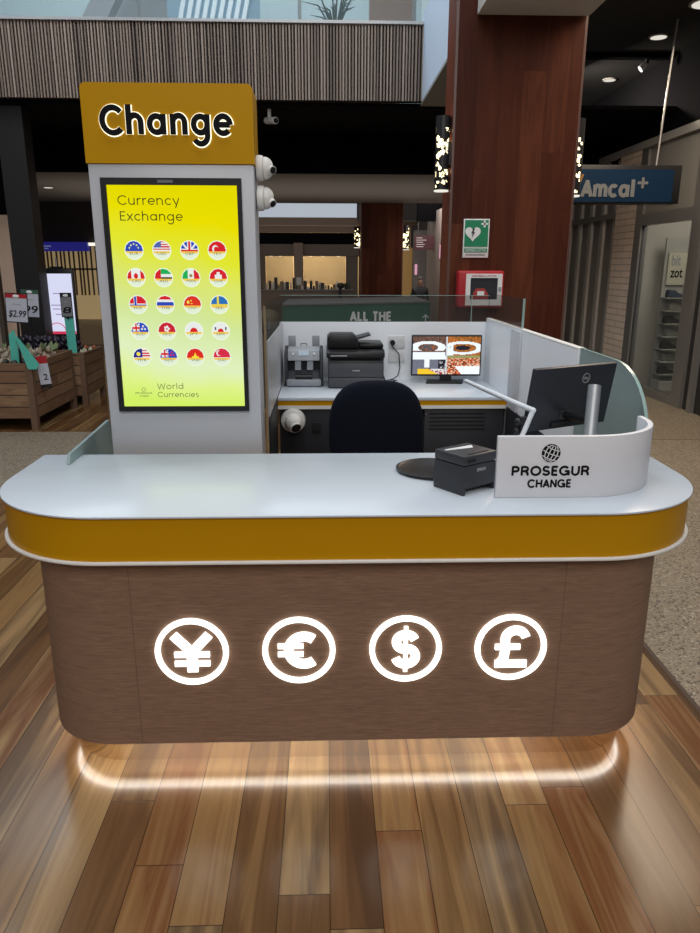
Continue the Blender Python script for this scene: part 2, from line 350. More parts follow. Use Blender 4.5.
# letters drawn with round strokes: x-height 1, ascender 1.45
def letter(ch):
    A = arc
    G = {
     'C': ([A(.66, .68, .62, 42, 318, 22)], 1.25), 'E': ([[(.1, 0), (.1, 1.36)], [(.1, 1.28), (.78, 1.28)], [(.1, .7), (.7, .7)], [(.1, .08), (.78, .08)]], .84),
     'W': ([[(.05, 1.36), (.4, 0), (.78, 1.2), (1.16, 0), (1.5, 1.36)]], 1.6),
     'u': ([[(.1, 1), (.1, .42)]+A(.45, .42, .35, 180, 360, 12)+[(.8, 1)], [(.8, 1), (.8, 0)]], 1.0),
     'r': ([[(.1, 0), (.1, 1)], A(.48, .55, .38, 180, 75, 8)], .62), 'n': ([[(.1, 0), (.1, 1)], A(.45, .58, .35, 180, 0, 12)+[(.8, 0)]], 1.0),
     'h': ([[(.1, 0), (.1, 1.45)], A(.45, .58, .35, 180, 0, 12)+[(.8, 0)]], 1.0),
     'e': ([[(.08, .5), (.88, .5)], A(.48, .5, .42, 0, 318, 20)], 1.0), 'c': ([A(.5, .5, .42, 45, 315, 18)], .92),
     'o': ([A(.5, .5, .42, 0, 360, 22)], 1.05), 'a': ([A(.48, .5, .40, 0, 360, 20), [(.88, 1), (.88, 0)]], 1.1),
     'd': ([A(.48, .5, .40, 0, 360, 20), [(.88, 1.45), (.88, 0)]], 1.1),
     'g': ([A(.48, .5, .40, 0, 360, 20), [(.88, 1), (.88, -.05)]+A(.48, -.05, .40, 0, -150, 12)], 1.1),
     'y': ([[(.05, 1), (.45, .08)], [(.85, 1), (.36, -.42)]], .92), 'x': ([[(.05, 1), (.8, 0)], [(.8, 1), (.05, 0)]], .9),
     'l': ([[(.1, 0), (.1, 1.45)]], .28), 'i': ([[(.1, 0), (.1, 1)], [(.1, 1.25), (.1, 1.38)]], .28),
     's': ([A(.36, .75, .24, 50, 270, 10)+A(.36, .25, .26, 90, -135, 10)[1:]], .72),
     'm': ([[(.1, 0), (.1, 1)], A(.40, .62, .30, 180, 0, 12)+[(.70, 0)], A(1.0, .62, .30, 180, 0, 12)+[(1.30, 0)]], 1.42),
     'A': ([[(.02, 0), (.56, 1.36)], [(.50, 1.36), (1.04, 0)], [(.2, .42), (.86, .42)]], 1.08),
     'P': ([[(.1, 0), (.1, 1.36)], [(.1, 1.28), (.55, 1.28)]+A(.55, .95, .33, 90, -90, 10)+[(.1, .62)]], 1.0),
     'R': ([[(.1, 0), (.1, 1.36)], [(.1, 1.28), (.58, 1.28)]+A(.58, .97, .31, 90, -90, 10)+[(.1, .66)], [(.55, .66), (.86, .4), (.92, 0)]], 1.08),
     'O': ([A(.66, .68, .60, 0, 360, 24)], 1.32), 'S': ([A(.50, .97, .36, 25, 250, 12, .31)+A(.50, .38, .40, 80, -165, 12, .30)[1:]], 1.0),
     'G': ([A(.66, .68, .60, 42, 340, 22)+[(1.24, .62)], [(.72, .62), (1.30, .62)], [(1.24, .62), (1.24, 0)]], 1.36),
     'U': ([[(.1, 1.36), (.1, .5)]+A(.54, .5, .44, 180, 360, 12)+[(.98, 1.36)]], 1.1),
     'H': ([[(.1, 0), (.1, 1.36)], [(.98, 0), (.98, 1.36)], [(.1, .7), (.98, .7)]], 1.1),
     'N': ([[(.1, 0), (.1, 1.36)], [(.98, 0), (.98, 1.36)], [(.1, 1.3), (.98, .06)]], 1.1),
     'L': ([[(.1, 0), (.1, 1.36)], [(.1, .08), (.78, .08)]], .82), 'T': ([[(.44, 0), (.44, 1.36)], [(0, 1.28), (.88, 1.28)]], .9),
     'I': ([[(.1, 0), (.1, 1.36)]], .2), ' ': ([], .35)}
    return G[ch]
def word_mb(word, x0, x1, z0, xh, y0, y1, w, o=(0, 0, 0), gap=0.0):
    """stroke lettering: baseline z0, x-height xh, stroke width w (metres), fitted x0..x1"""
    tot = sum(letter(c)[1]+gap for c in word)-gap; sx = (x1-x0)/(tot*1.0); mb = MB(o); x = x0
    for c in word:
        st, adv = letter(c)
        for k, p in enumerate(st): mb.strip([(x+a*sx, z0+b*xh) for a, b in p], w, 'y', y0-k*.00025*(1 if w > .006 else .2), y1)
        x += (adv+gap)*sx
    return mb
def colour_grid(name, u0, u1, v0, v1, nu, nv, fn, to3d, material, parent, clip=None):
    me = bpy.data.meshes.new(name); vs = []; fs = []; cs = []; idx = {}
    def V(i, j):
        if (i, j) not in idx: idx[(i, j)] = len(vs); vs.append(to3d(u0+(u1-u0)*i/nu, v0+(v1-v0)*j/nv))
        return idx[(i, j)]
    for i in range(nu):
        for j in range(nv):
            u = u0+(u1-u0)*(i+.5)/nu; v = v0+(v1-v0)*(j+.5)/nv
            if clip and not clip(u, v): continue
            fs.append((V(i, j), V(i+1, j), V(i+1, j+1), V(i, j+1))); cs.append(fn(u, v))
    me.from_pydata(vs, [], fs); at = me.color_attributes.new('Col', 'FLOAT_COLOR', 'CORNER')
    k = 0
    for c in cs:
        for _ in range(4): at.data[k].color = (*c, 1); k += 1
    me.materials.append(material); o = bpy.data.objects.new(name, me); COL.objects.link(o)
    if parent: o.parent = parent
    return o

# ================================================================== THE SETTING
struct(MB().box(-9, 1.375, -4, 5.0, -.1, 0).build('floor', M_floor, smooth=False))
struct(MB().box(-1.3, 1.375, 5.0, 7.05, -.1, 0).build('floor', M_floor, smooth=False))
struct(MB().box(-12, 1.9, 7.05, 32, -.1, 0).build('floor', M_floor, smooth=False))
fl = MB(); fl.box(1.395, 12, -4, 32, -.1, 0).build('floor', M_terr, smooth=False)
struct(bpy.data.objects['floor.003'])
struct(MB().box(-9, -1.3, 5.0, 7.05, -.1, 0).build('floor', M_terr, smooth=False))
struct(MB().box(1.375, 1.395, -4, 7.05, -.1, .001).build('trim_1', mat('dark_joint', (.045, .02, .012), .5), smooth=False))
for (yy) in (6.6,):
    struct(MB().box(1.395, 4.1, yy, yy+.012, -.01, .0008).build('trim_2', mat('floor_joint', (.05, .04, .03), .6), smooth=False))

# first-floor balcony: ribbed timber fascia, cap rail, glass balustrade
FY = 9.0
f = MB((-2.7, FY, 3.4)); f.box(-6.5, 1.10, FY+.03, FY+.12, 3.40, 4.17)
x = -6.5
while x < 1.09:
    f.mat(rnd.choice((1, 1, 2, 3))); f.box(x, x+.017+rnd.uniform(-.003, .004), FY-.004, FY+.03, 3.40, 4.17); x += .036+rnd.uniform(-.003, .003)
fas = f.build('wall_balcony', [mat('batten_backing', (.02, .017, .015), .8), mat('batten_a', (.25, .19, .15), .6), mat('batten_b', (.33, .26, .21), .6), mat('batten_c', (.17, .125, .10), .6)], smooth=False)
struct(fas)
struct(MB().box(-6.5, 1.12, FY-.03, FY+.13, 4.17, 4.20).build('trim_3', mat('cap_rail', (.42, .43, .44), .35, .3), smooth=False))
struct(MB().box(-6.5, 1.08, FY+.06, FY+.075, 4.20, 5.3).build('window_1', glass('balustrade_pane', (.5, .62, .66), .10)))
struct(MB().box(-6.5, 8, FY+.12, 11.4, 3.36, 3.399).build('ceiling', M_blackceil, smooth=False))
struct(MB().box(-6.6, 8, 11.4, 11.5, 2.9, 3.36).build('wall_ceiling_step', M_blackceil, smooth=False))
struct(MB().box(-9, 8, 11.5, 16.6, 2.9, 3.0).build('ceiling', M_greyceil, smooth=False))
struct(MB().box(-6.5, 1.1, FY+.12, 16.6, 3.9, 4.0).build('floor', M_soffit, smooth=False))
# bright return side of the balcony and the soffit beside the column
struct(MB().box(1.10, 1.16, 6.94, FY+.12, 3.40, 4.30).build('wall_balcony_return', M_bluewhite, smooth=False))
struct(MB().box(1.10, 2.2, 6.94, 10.2, 3.37, 3.40).build('ceiling', M_soffit, smooth=False))
# slab nosing in front of the column head; daylight on it painted as pale plaster
struct(MB().box(1.22, 2.12, 5.6, 6.48, 3.53, 3.75).build('ceiling', M_plaster, smooth=False))
# right walkway ceiling and bulkhead over the shopfronts
struct(MB().box(2.16, 4.3, 3.5, 18, 4.0, 4.1).build('ceiling', M_charceil, smooth=False))
struct(MB().box(2.16, 4.1, 9.3, 9.42, 3.95, 4.0).build('trim_4', M_blackceil, smooth=False))
struct(MB().box(4.1, 4.25, 3.5, 18, 3.13, 4.0).build('wall_right_bulkhead', M_blackceil, smooth=False))
struct(MB().box(4.06, 4.12, 3.5, 18, 3.04, 3.13).build('trim_5', M_soffit, smooth=False))
# upper level seen through the balustrade
struct(MB().box(-8, 3, 15, 15.1, 4.0, 9).build('wall_upper_back', mat('upper_wall', (.50, .60, .62), .6, var=.03, scale=1), smooth=False))
for i, (x0, x1, w_) in enumerate([(-3.6, -2.6, .35), (-5.6, -4.2, .25)]):
    m = MB((x0, 11.5, 4.0)); m.prism([(x0, 4.6), (x0+w_, 4.6), (x1+w_, 6.2), (x1, 6.2)], 'y', 11.5, 11.75)
    struct(m.build('trim_%d' % (6+i), mat('ramp_grey', (.34, .34, .35), .6)))
struct(MB().box(-3.2, -1.9, 12.2, 12.4, 4.0, 6.5).build('wall_upper_left', mat('upper_grey', (.33, .33, .34), .6), smooth=False))
struct(MB().box(.62, 1.25, 11.2, 11.5, 4.0, 6.5).build('wall_upper_timber', mat('upper_timber', (.30, .17, .11), .5), smooth=False))
t = thing('window_louvre', (-1.6, 12, 4.0), 'white slatted louvre panel behind the glass balustrade upstairs', 'louvre')
m = MB((-1.6, 12, 4.0))
for i in range(9):
    xx = -2.0+i*.115; m.prism([(xx-.25, 4.6), (xx-.19, 4.6), (xx+.15, 6.0), (xx+.09, 6.0)], 'y', 11.95, 12.0)
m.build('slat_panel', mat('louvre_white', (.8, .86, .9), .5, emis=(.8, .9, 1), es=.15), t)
MB((-1.6, 12, 4.0)).box(-2.3, -.95, 12.0, 12.04, 4.0, 6.0).build('backing_panel', mat('louvre_blue', (.25, .40, .50), .5), t)
for xx in (-2.05, -.28, 1.0):
    o = MB((xx, FY+.09, 4.2)).box(xx-.02, xx+.02, FY+.08, FY+.11, 4.2, 5.3).build('balustrade_post', M_frame)
    tag(o, {-2.05: 'metal balustrade post on the balcony, above the left part of the sign', -.28: 'metal balustrade post on the balcony, above the gap right of the sign', 1.0: 'metal balustrade post at the right end of the balcony'}[xx], 'post', 'balustrade posts')
m = MB((.12, 9.5, 4.0))
for i in range(26):
    a = rnd.uniform(0, 2*pi); r = rnd.uniform(.15, .42); h = rnd.uniform(.25, .55)
    m.tube([(.12, 9.5, 4.2), (.12+r*.5*cos(a), 9.5+r*.3*sin(a), 4.2+h*.7), (.12+r*cos(a), 9.5+r*.4*sin(a), 4.2+h*.8)], [.012, .009, .002], 5)
t = thing('potted_plant', (.12, 9.5, 4.0), 'small spiky plant on the balcony edge behind the glass', 'plant')
m.build('foliage', mat('dark_leaf', (.03, .06, .03), .6), t)
MB((.12, 9.5, 4.0)).lathe([(.12, 0), (.15, .18), (.13, .2)], (.12, 9.5, 4.0)).build('pot', M_grey, t)

# outer walls far away
struct(MB().box(-12, 9, 27.5, 27.7, 0, 6).build('wall_back', mat('far_wall', (.17, .14, .115), .7), smooth=False))
struct(MB().box(-12, -11.8, 9, 28, 0, 5).build('wall_left', M_greyceil, smooth=False))

# ------------------------------------------------------------------ big timber column, sconces, AED
def column(x0, x1, y0, y1, z1, label):
    o = (x0, y0, 0); t = thing('timber_column', o, label, 'column')
    MB(o).box(x0+.02, x1-.02, y0, y0+.03, 0, z1).build('front_cladding', M_col, t, smooth=False)
    MB(o).box(x0, x0+.02, y0+.03, y1, 0, z1).build('side_cladding', M_cols, t, smooth=False)
    MB(o).box(x1-.02, x1, y0+.03, y1, 0, z1).build('side_cladding', M_cols, t, smooth=False)
    MB(o).box(x0+.001, x0+.02, y0-.002, y0+.03, 0, z1).build('corner_trim', mat('corner_trim', (.10, .05, .04), .35), t, smooth=False)
    MB(o).box(x1-.02, x1-.001, y0-.002, y0+.03, 0, z1).build('corner_trim', mat('corner_trim', (.10, .05, .04), .35), t, smooth=False)
    MB(o).box(x0+.021, x1-.021, y0+.031, y1, 0, z1-.01).build('core', M_black, t, smooth=False)
column(1.058, 2.125, 6.5, 6.93, 5.2, 'tall red-brown timber clad column behind the kiosk, carrying the green sign')
column(.76, 1.70, 16.6, 17.5, 2.9, 'distant red-brown timber column seen above the glass screen')

def sconce(c, r, z0, z1, label, seed, wall_dx):
    rr = random.Random(seed); x, y = c; o = (x, y, z0)
    t = thing('wall_sconce', o, label, 'lamp', 'perforated cylinder sconces')
    # perforated shade: small cells, some left open
    nu, nv = 46, max(10, int(46*(z1-z0)/(2*pi*r))); m = MB(o); field = {}
    blobs = [(rr.uniform(0, nu), rr.gauss(.42, .22)*nv, rr.uniform(.9, 2.7)) for _ in range(95)]
    for i in range(nu):
        for j in range(nv):
            op = 1 < j < nv-2 and any(min(abs(i-a), nu-abs(i-a))**2+((j-b)*1.0)**2 < s*s for a, b, s in blobs) and rr.random() < .8
            if op: continue
            a0, a1 = 2*pi*i/nu, 2*pi*(i+1)/nu; h0, h1 = z0+(z1-z0)*j/nv, z0+(z1-z0)*(j+1)/nv
            m.add([(x+r*cos(a0), y+r*sin(a0), h0), (x+r*cos(a1), y+r*sin(a1), h0), (x+r*cos(a1), y+r*sin(a1), h1), (x+r*cos(a0), y+r*sin(a0), h1)], [(0, 1, 2, 3)])
    m.build('perforated_shade', M_black, t)
    MB(o).cyl((x, y, z0+.02), (x, y, z1-.02), r*.82, n=18).build('glowing_tube', M_warm, t)
    MB(o).cyl((x, y, z0-.012), (x, y, z0+.004), r*1.0, n=24).build('bottom_diffuser', emi('sconce_end', (1, .95, .85), .9), t)
    MB(o).box(min(x, x+wall_dx), max(x, x+wall_dx), y-.03, y+.03, z0+.2, z1-.2).build('wall_bracket', M_black, t)
sconce((.990, 6.57), .062, 2.22, 2.80, 'black perforated sconce glowing on the left side of the big column', 3, .075)
sconce((2.19, 6.74), .060, 2.20, 2.82, 'black perforated sconce on the right side of the big column beside the blue sign', 5, -.075)
sconce((.70, 16.95), .075, 1.98, 2.42, 'tiny glowing sconce on the left side of the distant column', 8, .07)
sconce((1.79, 16.95), .085, 1.94, 2.46, 'tiny glowing sconce on the right side of the distant column', 9, -.10)

o = (1.296, 6.485, 1.665); t = thing('defibrillator_sign', o, 'green and white defibrillator heart sign on the timber column', 'sign')
MB(o).box(1.184, 1.408, 6.488, 6.498, 1.664, 1.984).build('sign_board', M_txtw, t, bevel=.002)
MB(o).box(1.194, 1.398, 6.484, 6.488, 1.755, 1.974).build('green_field', M_green, t)
h = MB(o); hp = []
for i in range(40):
    a = 2*pi*i/40; hp.append((1.265+.0042*16*sin(a)**3, 1.865+.0042*(13*cos(a)-5*cos(2*a)-2*cos(3*a)-cos(4*a))))
h.prism(hp, 'y', 6.481, 6.484); h.build('heart', M_txtw, t)
MB(o).prism([(1.268, 1.905), (1.250, 1.862), (1.264, 1.868), (1.255, 1.825), (1.283, 1.876), (1.268, 1.872), (1.280, 1.905)], 'y', 6.478, 6.481).build('lightning_bolt', M_txt, t)
MB(o).box(1.335, 1.391, 6.481, 6.484, 1.935, 1.951).box(1.355, 1.371, 6.481, 6.484, 1.915, 1.971).build('cross', M_txtw, t)
MB(o).box(1.196, 1.396, 6.485, 6.488, 1.708, 1.740).build('green_band', M_green, t)
text_mb('DEFIBRILLATOR', 1.206, 1.386, 1.714, 1.734, 6.485, .002, .0, o).build('lettering', M_txtw, t)
text_mb('AUTOMATED EXTERNAL', 1.21, 1.38, 1.680, 1.694, 6.488, .002, .0, o).build('lettering', M_txt, t)

o = (1.335, 6.34, 1.245); t = thing('defibrillator_cabinet', o, 'red wall cabinet with a white framed window under the green sign', 'cabinet')
MB(o).prism(rrect(1.137, 1.530, 1.245, 1.555, .02), 'y', 6.36, 6.50).build('cabinet_body', M_red, t, bevel=.012)
d = MB(o); d.box(1.20, 1.512, 6.345, 6.36, 1.265, 1.315).box(1.20, 1.512, 6.345, 6.36, 1.495, 1.530).box(1.20, 1.238, 6.345, 6.36, 1.315, 1.495).box(1.474, 1.512, 6.345, 6.36, 1.315, 1.495)
d.build('door_frame', M_txtw, t)
MB(o).box(1.238, 1.474, 6.354, 6.3595, 1.315, 1.495).build('door_window', mat('dark_window', (.035, .035, .04), .1), t)
MB(o).prism([(1.26, 1.32), (1.40, 1.32), (1.39, 1.37), (1.36, 1.41), (1.29, 1.41), (1.265, 1.37)], 'y', 6.349, 6.354).build('defibrillator_pack', mat('pack_red', (.35, .03, .03), .5), t)
MB(o).box(1.30, 1.36, 6.346, 6.349, 1.345, 1.385).build('pack_label', M_txtw, t)
MB(o).box(1.48, 1.505, 6.335, 6.345, 1.385, 1.42).build('door_latch', M_grey, t)
text_mb('DEFIBRILLATOR', 1.25, 1.46, 1.505, 1.519, 6.345, .002, .0, o).build('lettering', M_red, t)

# ================================================================== THE KIOSK
# front counter
CX = .08; o = (CX, 2.3, 0)
t = thing('service_counter', o, 'white topped front counter with amber band and wood veneer base', 'counter')
MB(o).prism(front_round(-1.078, 1.232, 1.973, 2.69, .41, 24), 'z', .8935, .90).build('countertop', M_top, t, bevel=.0015)
MB(o).prism(front_round(-1.069, 1.223, 1.982, 2.68, .401, 24), 'z', .758, .8935).build('amber_band', M_yel, t)
MB(o).prism(front_round(-1.080, 1.234, 1.971, 2.68, .412, 24), 'z', .749, .758).build('lower_rim', M_rim, t, bevel=.003)
MB(o).prism(front_round(-.946, 1.100, 2.03, 2.66, .25, 20), 'z', .10, .749).build('veneer_body', M_veneer, t)
MB(o).prism(front_round(-.888, 1.044, 2.082, 2.62, .20, 20), 'z', 0, .10).build('mirror_plinth', M_gold, t)
path = [(-.898, 2.60)]+arc(-.688, 2.282, .210, 180, 270, 16)+arc(.844, 2.282, .210, 270, 360, 16)+[(1.054, 2.60)]
for sx_ in (-.605, .735): MB(o).box(sx_-.0008, sx_+.0008, 2.0293, 2.031, .101, .748).build('panel_seam', mat('seam_brown', (.15, .09, .06), .8), t)  # thin brown strip marks the joint between veneer panels
MB(o).strip(path, .008, 'z', .091, .0995).build('led_strip', M_led, t, label='glowing white light strip under the veneer body')
# illuminated currency symbols
def symbol(cx, kind):
    s = MB(o); cz = .434; y0, y1 = 2.022, 2.030
    s.strip([(cx+.106*cos(2*pi*i/48), cz+.106*sin(2*pi*i/48)) for i in range(48)], .017, 'y', y0, y1, closed=True)
    def P(pts): return [(cx+a, cz+b) for a, b in pts]
    g = MB(o)
    if kind == 'yen':
        g.strip(P([(-.055, .058), (0, -.002)]), .029, 'y', y0, y1); g.strip(P([(.055, .058), (0, -.002)]), .029, 'y', y0, y1)
        g.strip(P([(0, .012), (0, -.070)]), .033, 'y', y0, y1)
        for b in (-.010, -.041): g.strip(P([(-.055, b), (.055, b)]), .018, 'y', y0, y1)
    if kind == 'euro':
        g.strip(P(arc(.016, 0, .048, 52, 308, 22)), .030, 'y', y0, y1)
        for b in (.015, -.013): g.strip(P([(-.066, b), (.014, b)]), .016, 'y', y0, y1)
    if kind == 'dollar':
        g.strip(P(arc(.0, .024, .030, 20, 255, 14, .026)+arc(0, -.026, .032, 80, -165, 14, .028)[1:]), .028, 'y', y0, y1)
        g.strip(P([(0, .078), (0, -.080)]), .013, 'y', y0, y1)
    if kind == 'pound':
        g.strip(P(arc(.014, .028, .033, 15, 180, 12, .032)+[(-.017, -.01), (-.021, -.04), (-.034, -.058)]), .029, 'y', y0, y1)
        g.strip(P([(-.048, -.058), (.054, -.058)]), .024, 'y', y0, y1); g.strip(P([(-.050, .002), (.030, .002)]), .018, 'y', y0, y1)
    r = s.build('%s_symbol_ring' % kind, M_lit, t, label='glowing white ring around the %s sign' % kind)
    g.build('%s_symbol' % kind, M_lit, r)
for cx, k in ((-.427, 'yen'), (-.093, 'euro'), (.243, 'dollar'), (.577, 'pound')): symbol(cx, k)

# curved upstand with the company name
o = (.83, 2.3, .90); t = thing('name_upstand', o, 'curved white upstand with black company name standing on the counter right end', 'sign')
path = [(.522, 2.133), (.822, 2.133)]+arc(.822, 2.400, .267, 270, 360, 18)[1:]+[(1.089, 2.43)]
MB(o).strip(path, .018, 'z', .9005, 1.097).build('curved_panel', mat('upstand_white', (.70, .70, .73), .4, var=.015), t, bevel=.002)
word_mb('PROSEGUR', .570, .812, .973, .0215, 2.122, 2.124, .0066, o, .24).build('lettering', M_txt, t)
word_mb('CHANGE', .623, .758, .934, .0185, 2.122, 2.124, .0053, o, .24).build('lettering', M_txt, t)
g = MB(o); gx, gz, R_ = .688, 1.044, .029
g.prism([(gx+R_*cos(2*pi*i/40), gz+R_*sin(2*pi*i/40)) for i in range(40)], 'y', 2.1222, 2.124)
gl = g.build('globe_emblem', M_txt, t)
g = MB(o); ca, sa = cos(radians(-22)), sin(radians(-22))
def rot(p): return (gx+(p[0]*ca-p[1]*sa)*R_, gz+(p[0]*sa+p[1]*ca)*R_)
for k in (-.55, 0, .55):
    g.strip([rot((s_*(1-k*k)**.5*.93, k-.10*(1-s_*s_))) for s_ in [i/8-1 for i in range(17)]], .0026, 'y', 2.121, 2.1222)
for k in (-.62, -.2, .25, .66):
    g.strip([rot((k*(1-s_*s_*.86)**.5, s_*.88)) for s_ in [i/8-1 for i in range(17)]], .0026, 'y', 2.121, 2.1222)
g.build('globe_lines', M_txtw, gl)

# ------------------------------------------------------------------ sign totem
o = (-.55, 2.86, 0); t = thing('sign_totem', o, 'tall white totem with amber Change header and a bright currency display', 'sign')
tx0, tx1, ty0, ty1 = -.845, -.258, 2.78, 2.93
MB(o).box(tx0, tx1, ty0, ty1, 0, 1.945).build('totem_body', mat('totem_white', (.46, .48, .52), .4, var=.02, scale=5), t, bevel=.004)
hp = [(tx0-.004, 1.945), (tx1+.004, 1.945)]+arc(tx1+.004-.02, 2.205-.02, .02, 0, 90, 6)+arc(tx0-.004+.02, 2.205-.02, .02, 90, 180, 6)
MB(o).prism(hp, 'y', ty0-.006, ty1+.002).build('amber_header', M_yelsign, t)
y_ = ty0-.006
word_mb('Change', -.780, -.328, 2.039, .0655, y_-.004, y_-.0005, .0255, o, .24).build('letter_halo', M_halo, t, label='white glow around the header letters')
word_mb('Change', -.780, -.328, 2.039, .0655, y_-.012, y_-.0045, .0185, o, .24).build('header_letters', M_txt, t, label='black raised letters reading Change')
# display
fr = MB(o); X0, X1, Z0, Z1 = -.803, -.303, 1.052, 1.897; IX0, IX1, IZ0, IZ1 = -.783, -.319, 1.071, 1.873
fr.box(X0, X1, 2.765, 2.78, Z0, IZ0).box(X0, X1, 2.765, 2.78, IZ1, Z1).box(X0, IX0, 2.765, 2.78, IZ0, IZ1).box(IX1, X1, 2.765, 2.78, IZ0, IZ1)
fr.build('display_bezel', M_black, t)
sm = bpy.data.materials.new('display_picture'); sm.use_nodes = True; nt = sm.node_tree; nt.nodes.clear()
tc = nt.nodes.new('ShaderNodeTexCoord'); sp = nt.nodes.new('ShaderNodeSeparateXYZ'); nt.links.new(tc.outputs['Object'], sp.inputs[0])
ns = nt.nodes.new('ShaderNodeTexNoise'); ns.inputs['Scale'].default_value = 4; nt.links.new(tc.outputs['Object'], ns.inputs['Vector'])
ff = math_n(nt, 'MULTIPLY', math_n(nt, 'SUBTRACT', sp.outputs[2], 1.071), 1/.802)
ff = math_n(nt, 'ADD', ff, math_n(nt, 'MULTIPLY', math_n(nt, 'SUBTRACT', ns.outputs[0], .5), .22))
ff = math_n(nt, 'ADD', ff, math_n(nt, 'MULTIPLY', sp.outputs[0], .25))
rp = nt.nodes.new('ShaderNodeValToRGB'); cr = rp.color_ramp
for p, c in ((.1, (.70, .86, .24)), (.22, (.72, .84, .50)), (.45, (.62, .76, .30)), (.7, (.72, .76, .03)), (.85, (.78, .70, .0))):
    e = cr.elements.new(p); e.color = (*c, 1)
cr.elements[0].color = (.62, .84, .13, 1); cr.elements[-1].color = (.74, .66, .0, 1)
nt.links.new(ff, rp.inputs[0]); e = nt.nodes.new('ShaderNodeEmission'); e.inputs[1].default_value = 1.05; nt.links.new(rp.outputs[0], e.inputs[0])
oo = nt.nodes.new('ShaderNodeOutputMaterial'); nt.links.new(e.outputs[0], oo.inputs[0])
scr = MB(o).box(IX0, IX1, 2.772, 2.78, IZ0, IZ1).build('display_screen', sm, t, label='lit yellow and pale green screen of flag badges')
ys = 2.772; M_dtx = emi('screen_text', (.045, .05, .01), 1)
word_mb('Currency', -.747, -.527, 1.806, .0235, ys-.002, ys-.0005, .0033, o, .12).build('lettering', M_dtx, scr)
word_mb('Exchange', -.744, -.517, 1.752, .0235, ys-.002, ys-.0005, .0033, o, .12).build('lettering', M_dtx, scr)
M_dt2 = emi('screen_text_pale', (.16, .20, .08), 1)
word_mb('World', -.652, -.550, 1.138, .016, ys-.002, ys-.0005, .0024, o, .12).build('lettering', M_dt2, scr)
word_mb('Currencies', -.652, -.495, 1.107, .0145, ys-.002, ys-.0005, .0022, o, .12).build('lettering', M_dt2, scr)
text_mb('PROSEGUR', -.737, -.673, 1.119, 1.126, ys, .001, .0, o).build('lettering', M_dt2, scr)
text_mb('CHANGE', -.722, -.688, 1.108, 1.114, ys, .001, .0, o).build('lettering', M_dt2, scr)
MB(o).strip([(-.705+.007*cos(2*pi*i/16), 1.136+.007*sin(2*pi*i/16)) for i in range(16)], .0016, 'y', ys-.0015, ys-.0003, closed=True).build('globe_emblem', M_dt2, scr)
RED, WHT, BLU, GRN, NVY = (.70, .02, .03), (.85, .88, .85), (.03, .07, .50), (.02, .45, .10), (.02, .03, .28)
def flag(code, u, v):
    w = (v+.1)/1.1            # 0..1 inside the coloured upper part
    if v < -.1:
        if v > -.34: return (.95, .62, .10) if u*u+v*v < .93 else (.9, .85, .6)
        return (.80, .90, .70)
    jack = abs(u) < .14 or abs(w-.5) < .13
    c = code
    if c == 'EUR': return (.9, .9, .3) if any((u-.55*cos(a))**2+(w-.15-.55*sin(a))**2 < .008 for a in (.3, .9, 1.57, 2.25, 2.85)) else BLU
    if c == 'USD': return ((.10, .14, .45) if (u < -.05 and w > .35) else (RED if int(w*8) % 2 else WHT))
    if c == 'GBP':
        if abs(u) < .12 or w < .16: return RED
        if abs(u) < .22 or w < .26: return WHT
        return WHT if abs(abs(u)-w*.9-.05) < .13 else BLU
    if c == 'TRY': return WHT if ((u+.2)**2+(w-.25)**2 < .13 and (u+.08)**2+(w-.18)**2 > .09) else RED
    if c == 'CAD': return RED if abs(u) > .52 or (abs(u) < .26 and w < .55 and abs(u)+abs(w-.25)*.8 < .32) else WHT
    if c == 'AED': return RED if u < -.3 else (GRN if w > .45 else (WHT if w > .12 else (.02, .02, .02)))
    if c == 'MXN': return GRN if u < -.33 else (RED if u > .33 else ((.35, .25, .1) if u*u+(w-.3)**2 < .03 else WHT))
    if c == 'CHF': return WHT if (abs(u) < .16 and w < .7) or (abs(u) < .42 and w < .4) else RED
    if c == 'NOK': return BLU if abs(u+.3) < .1 or w < .1 else (WHT if abs(u+.3) < .2 or w < .22 else RED)
    if c == 'THB': return BLU if w < .35 else (WHT if w < .62 else RED)
    if c == 'CNY': return (.95, .75, .1) if (u+.5)**2+(w-.35)**2 < .03 or (u+.15)**2+(w-.5)**2 < .006 or (u+.1)**2+(w-.2)**2 < .006 else (.75, .04, .02)
    if c == 'SEK': return (.9, .7, .05) if abs(u+.2) < .12 or w < .14 else (.03, .17, .50)
    if c in ('AUD', 'NZD'):
        if u < -.02 and w > .05: return RED if abs(u+.45) < .08 or abs(w-.42) < .09 else (WHT if abs(u+.45) < .17 or abs(w-.42) < .18 or abs(abs(u+.45)-abs(w-.42)) < .1 else BLU)
        return (WHT if c == 'AUD' else RED) if any((u-a)**2+(w-b)**2 < .012 for a, b in ((.4, .6), (.6, .3), (.25, .3))) else BLU
    if c == 'HKD': return WHT if any((u-.22*cos(a))**2+(w-.32-.22*sin(a))**2 < .018 for a in (0, 1.26, 2.5, 3.77, 5.0)) else (.62, .02, .04)
    if c == 'JPY': return RED if u*u+w*w < .20 else WHT
    if c == 'KRW': return RED if u*u+w*w < .13 else ((.1, .1, .1) if abs(abs(u)-.62) < .1 and .2 < w < .5 else WHT)
    if c == 'MYR': return ((.95, .8, .1) if (u+.4)**2+(w-.4)**2 < .05 else NVY) if (u < .05 and w > .05) else (RED if int(w*7) % 2 else WHT)
    if c == 'VND': return (.98, .8, .05) if (abs(u) < .28-w*.5 or (abs(u) < .4 and w < .12)) and w < .5 else (.75, .03, .02)
    if c == 'SGD': return WHT if ((u+.35)**2+(w-.5)**2 < .10 and (u+.22)**2+(w-.5)**2 > .07) or w < .05 else (.72, .03, .07)
    return WHT
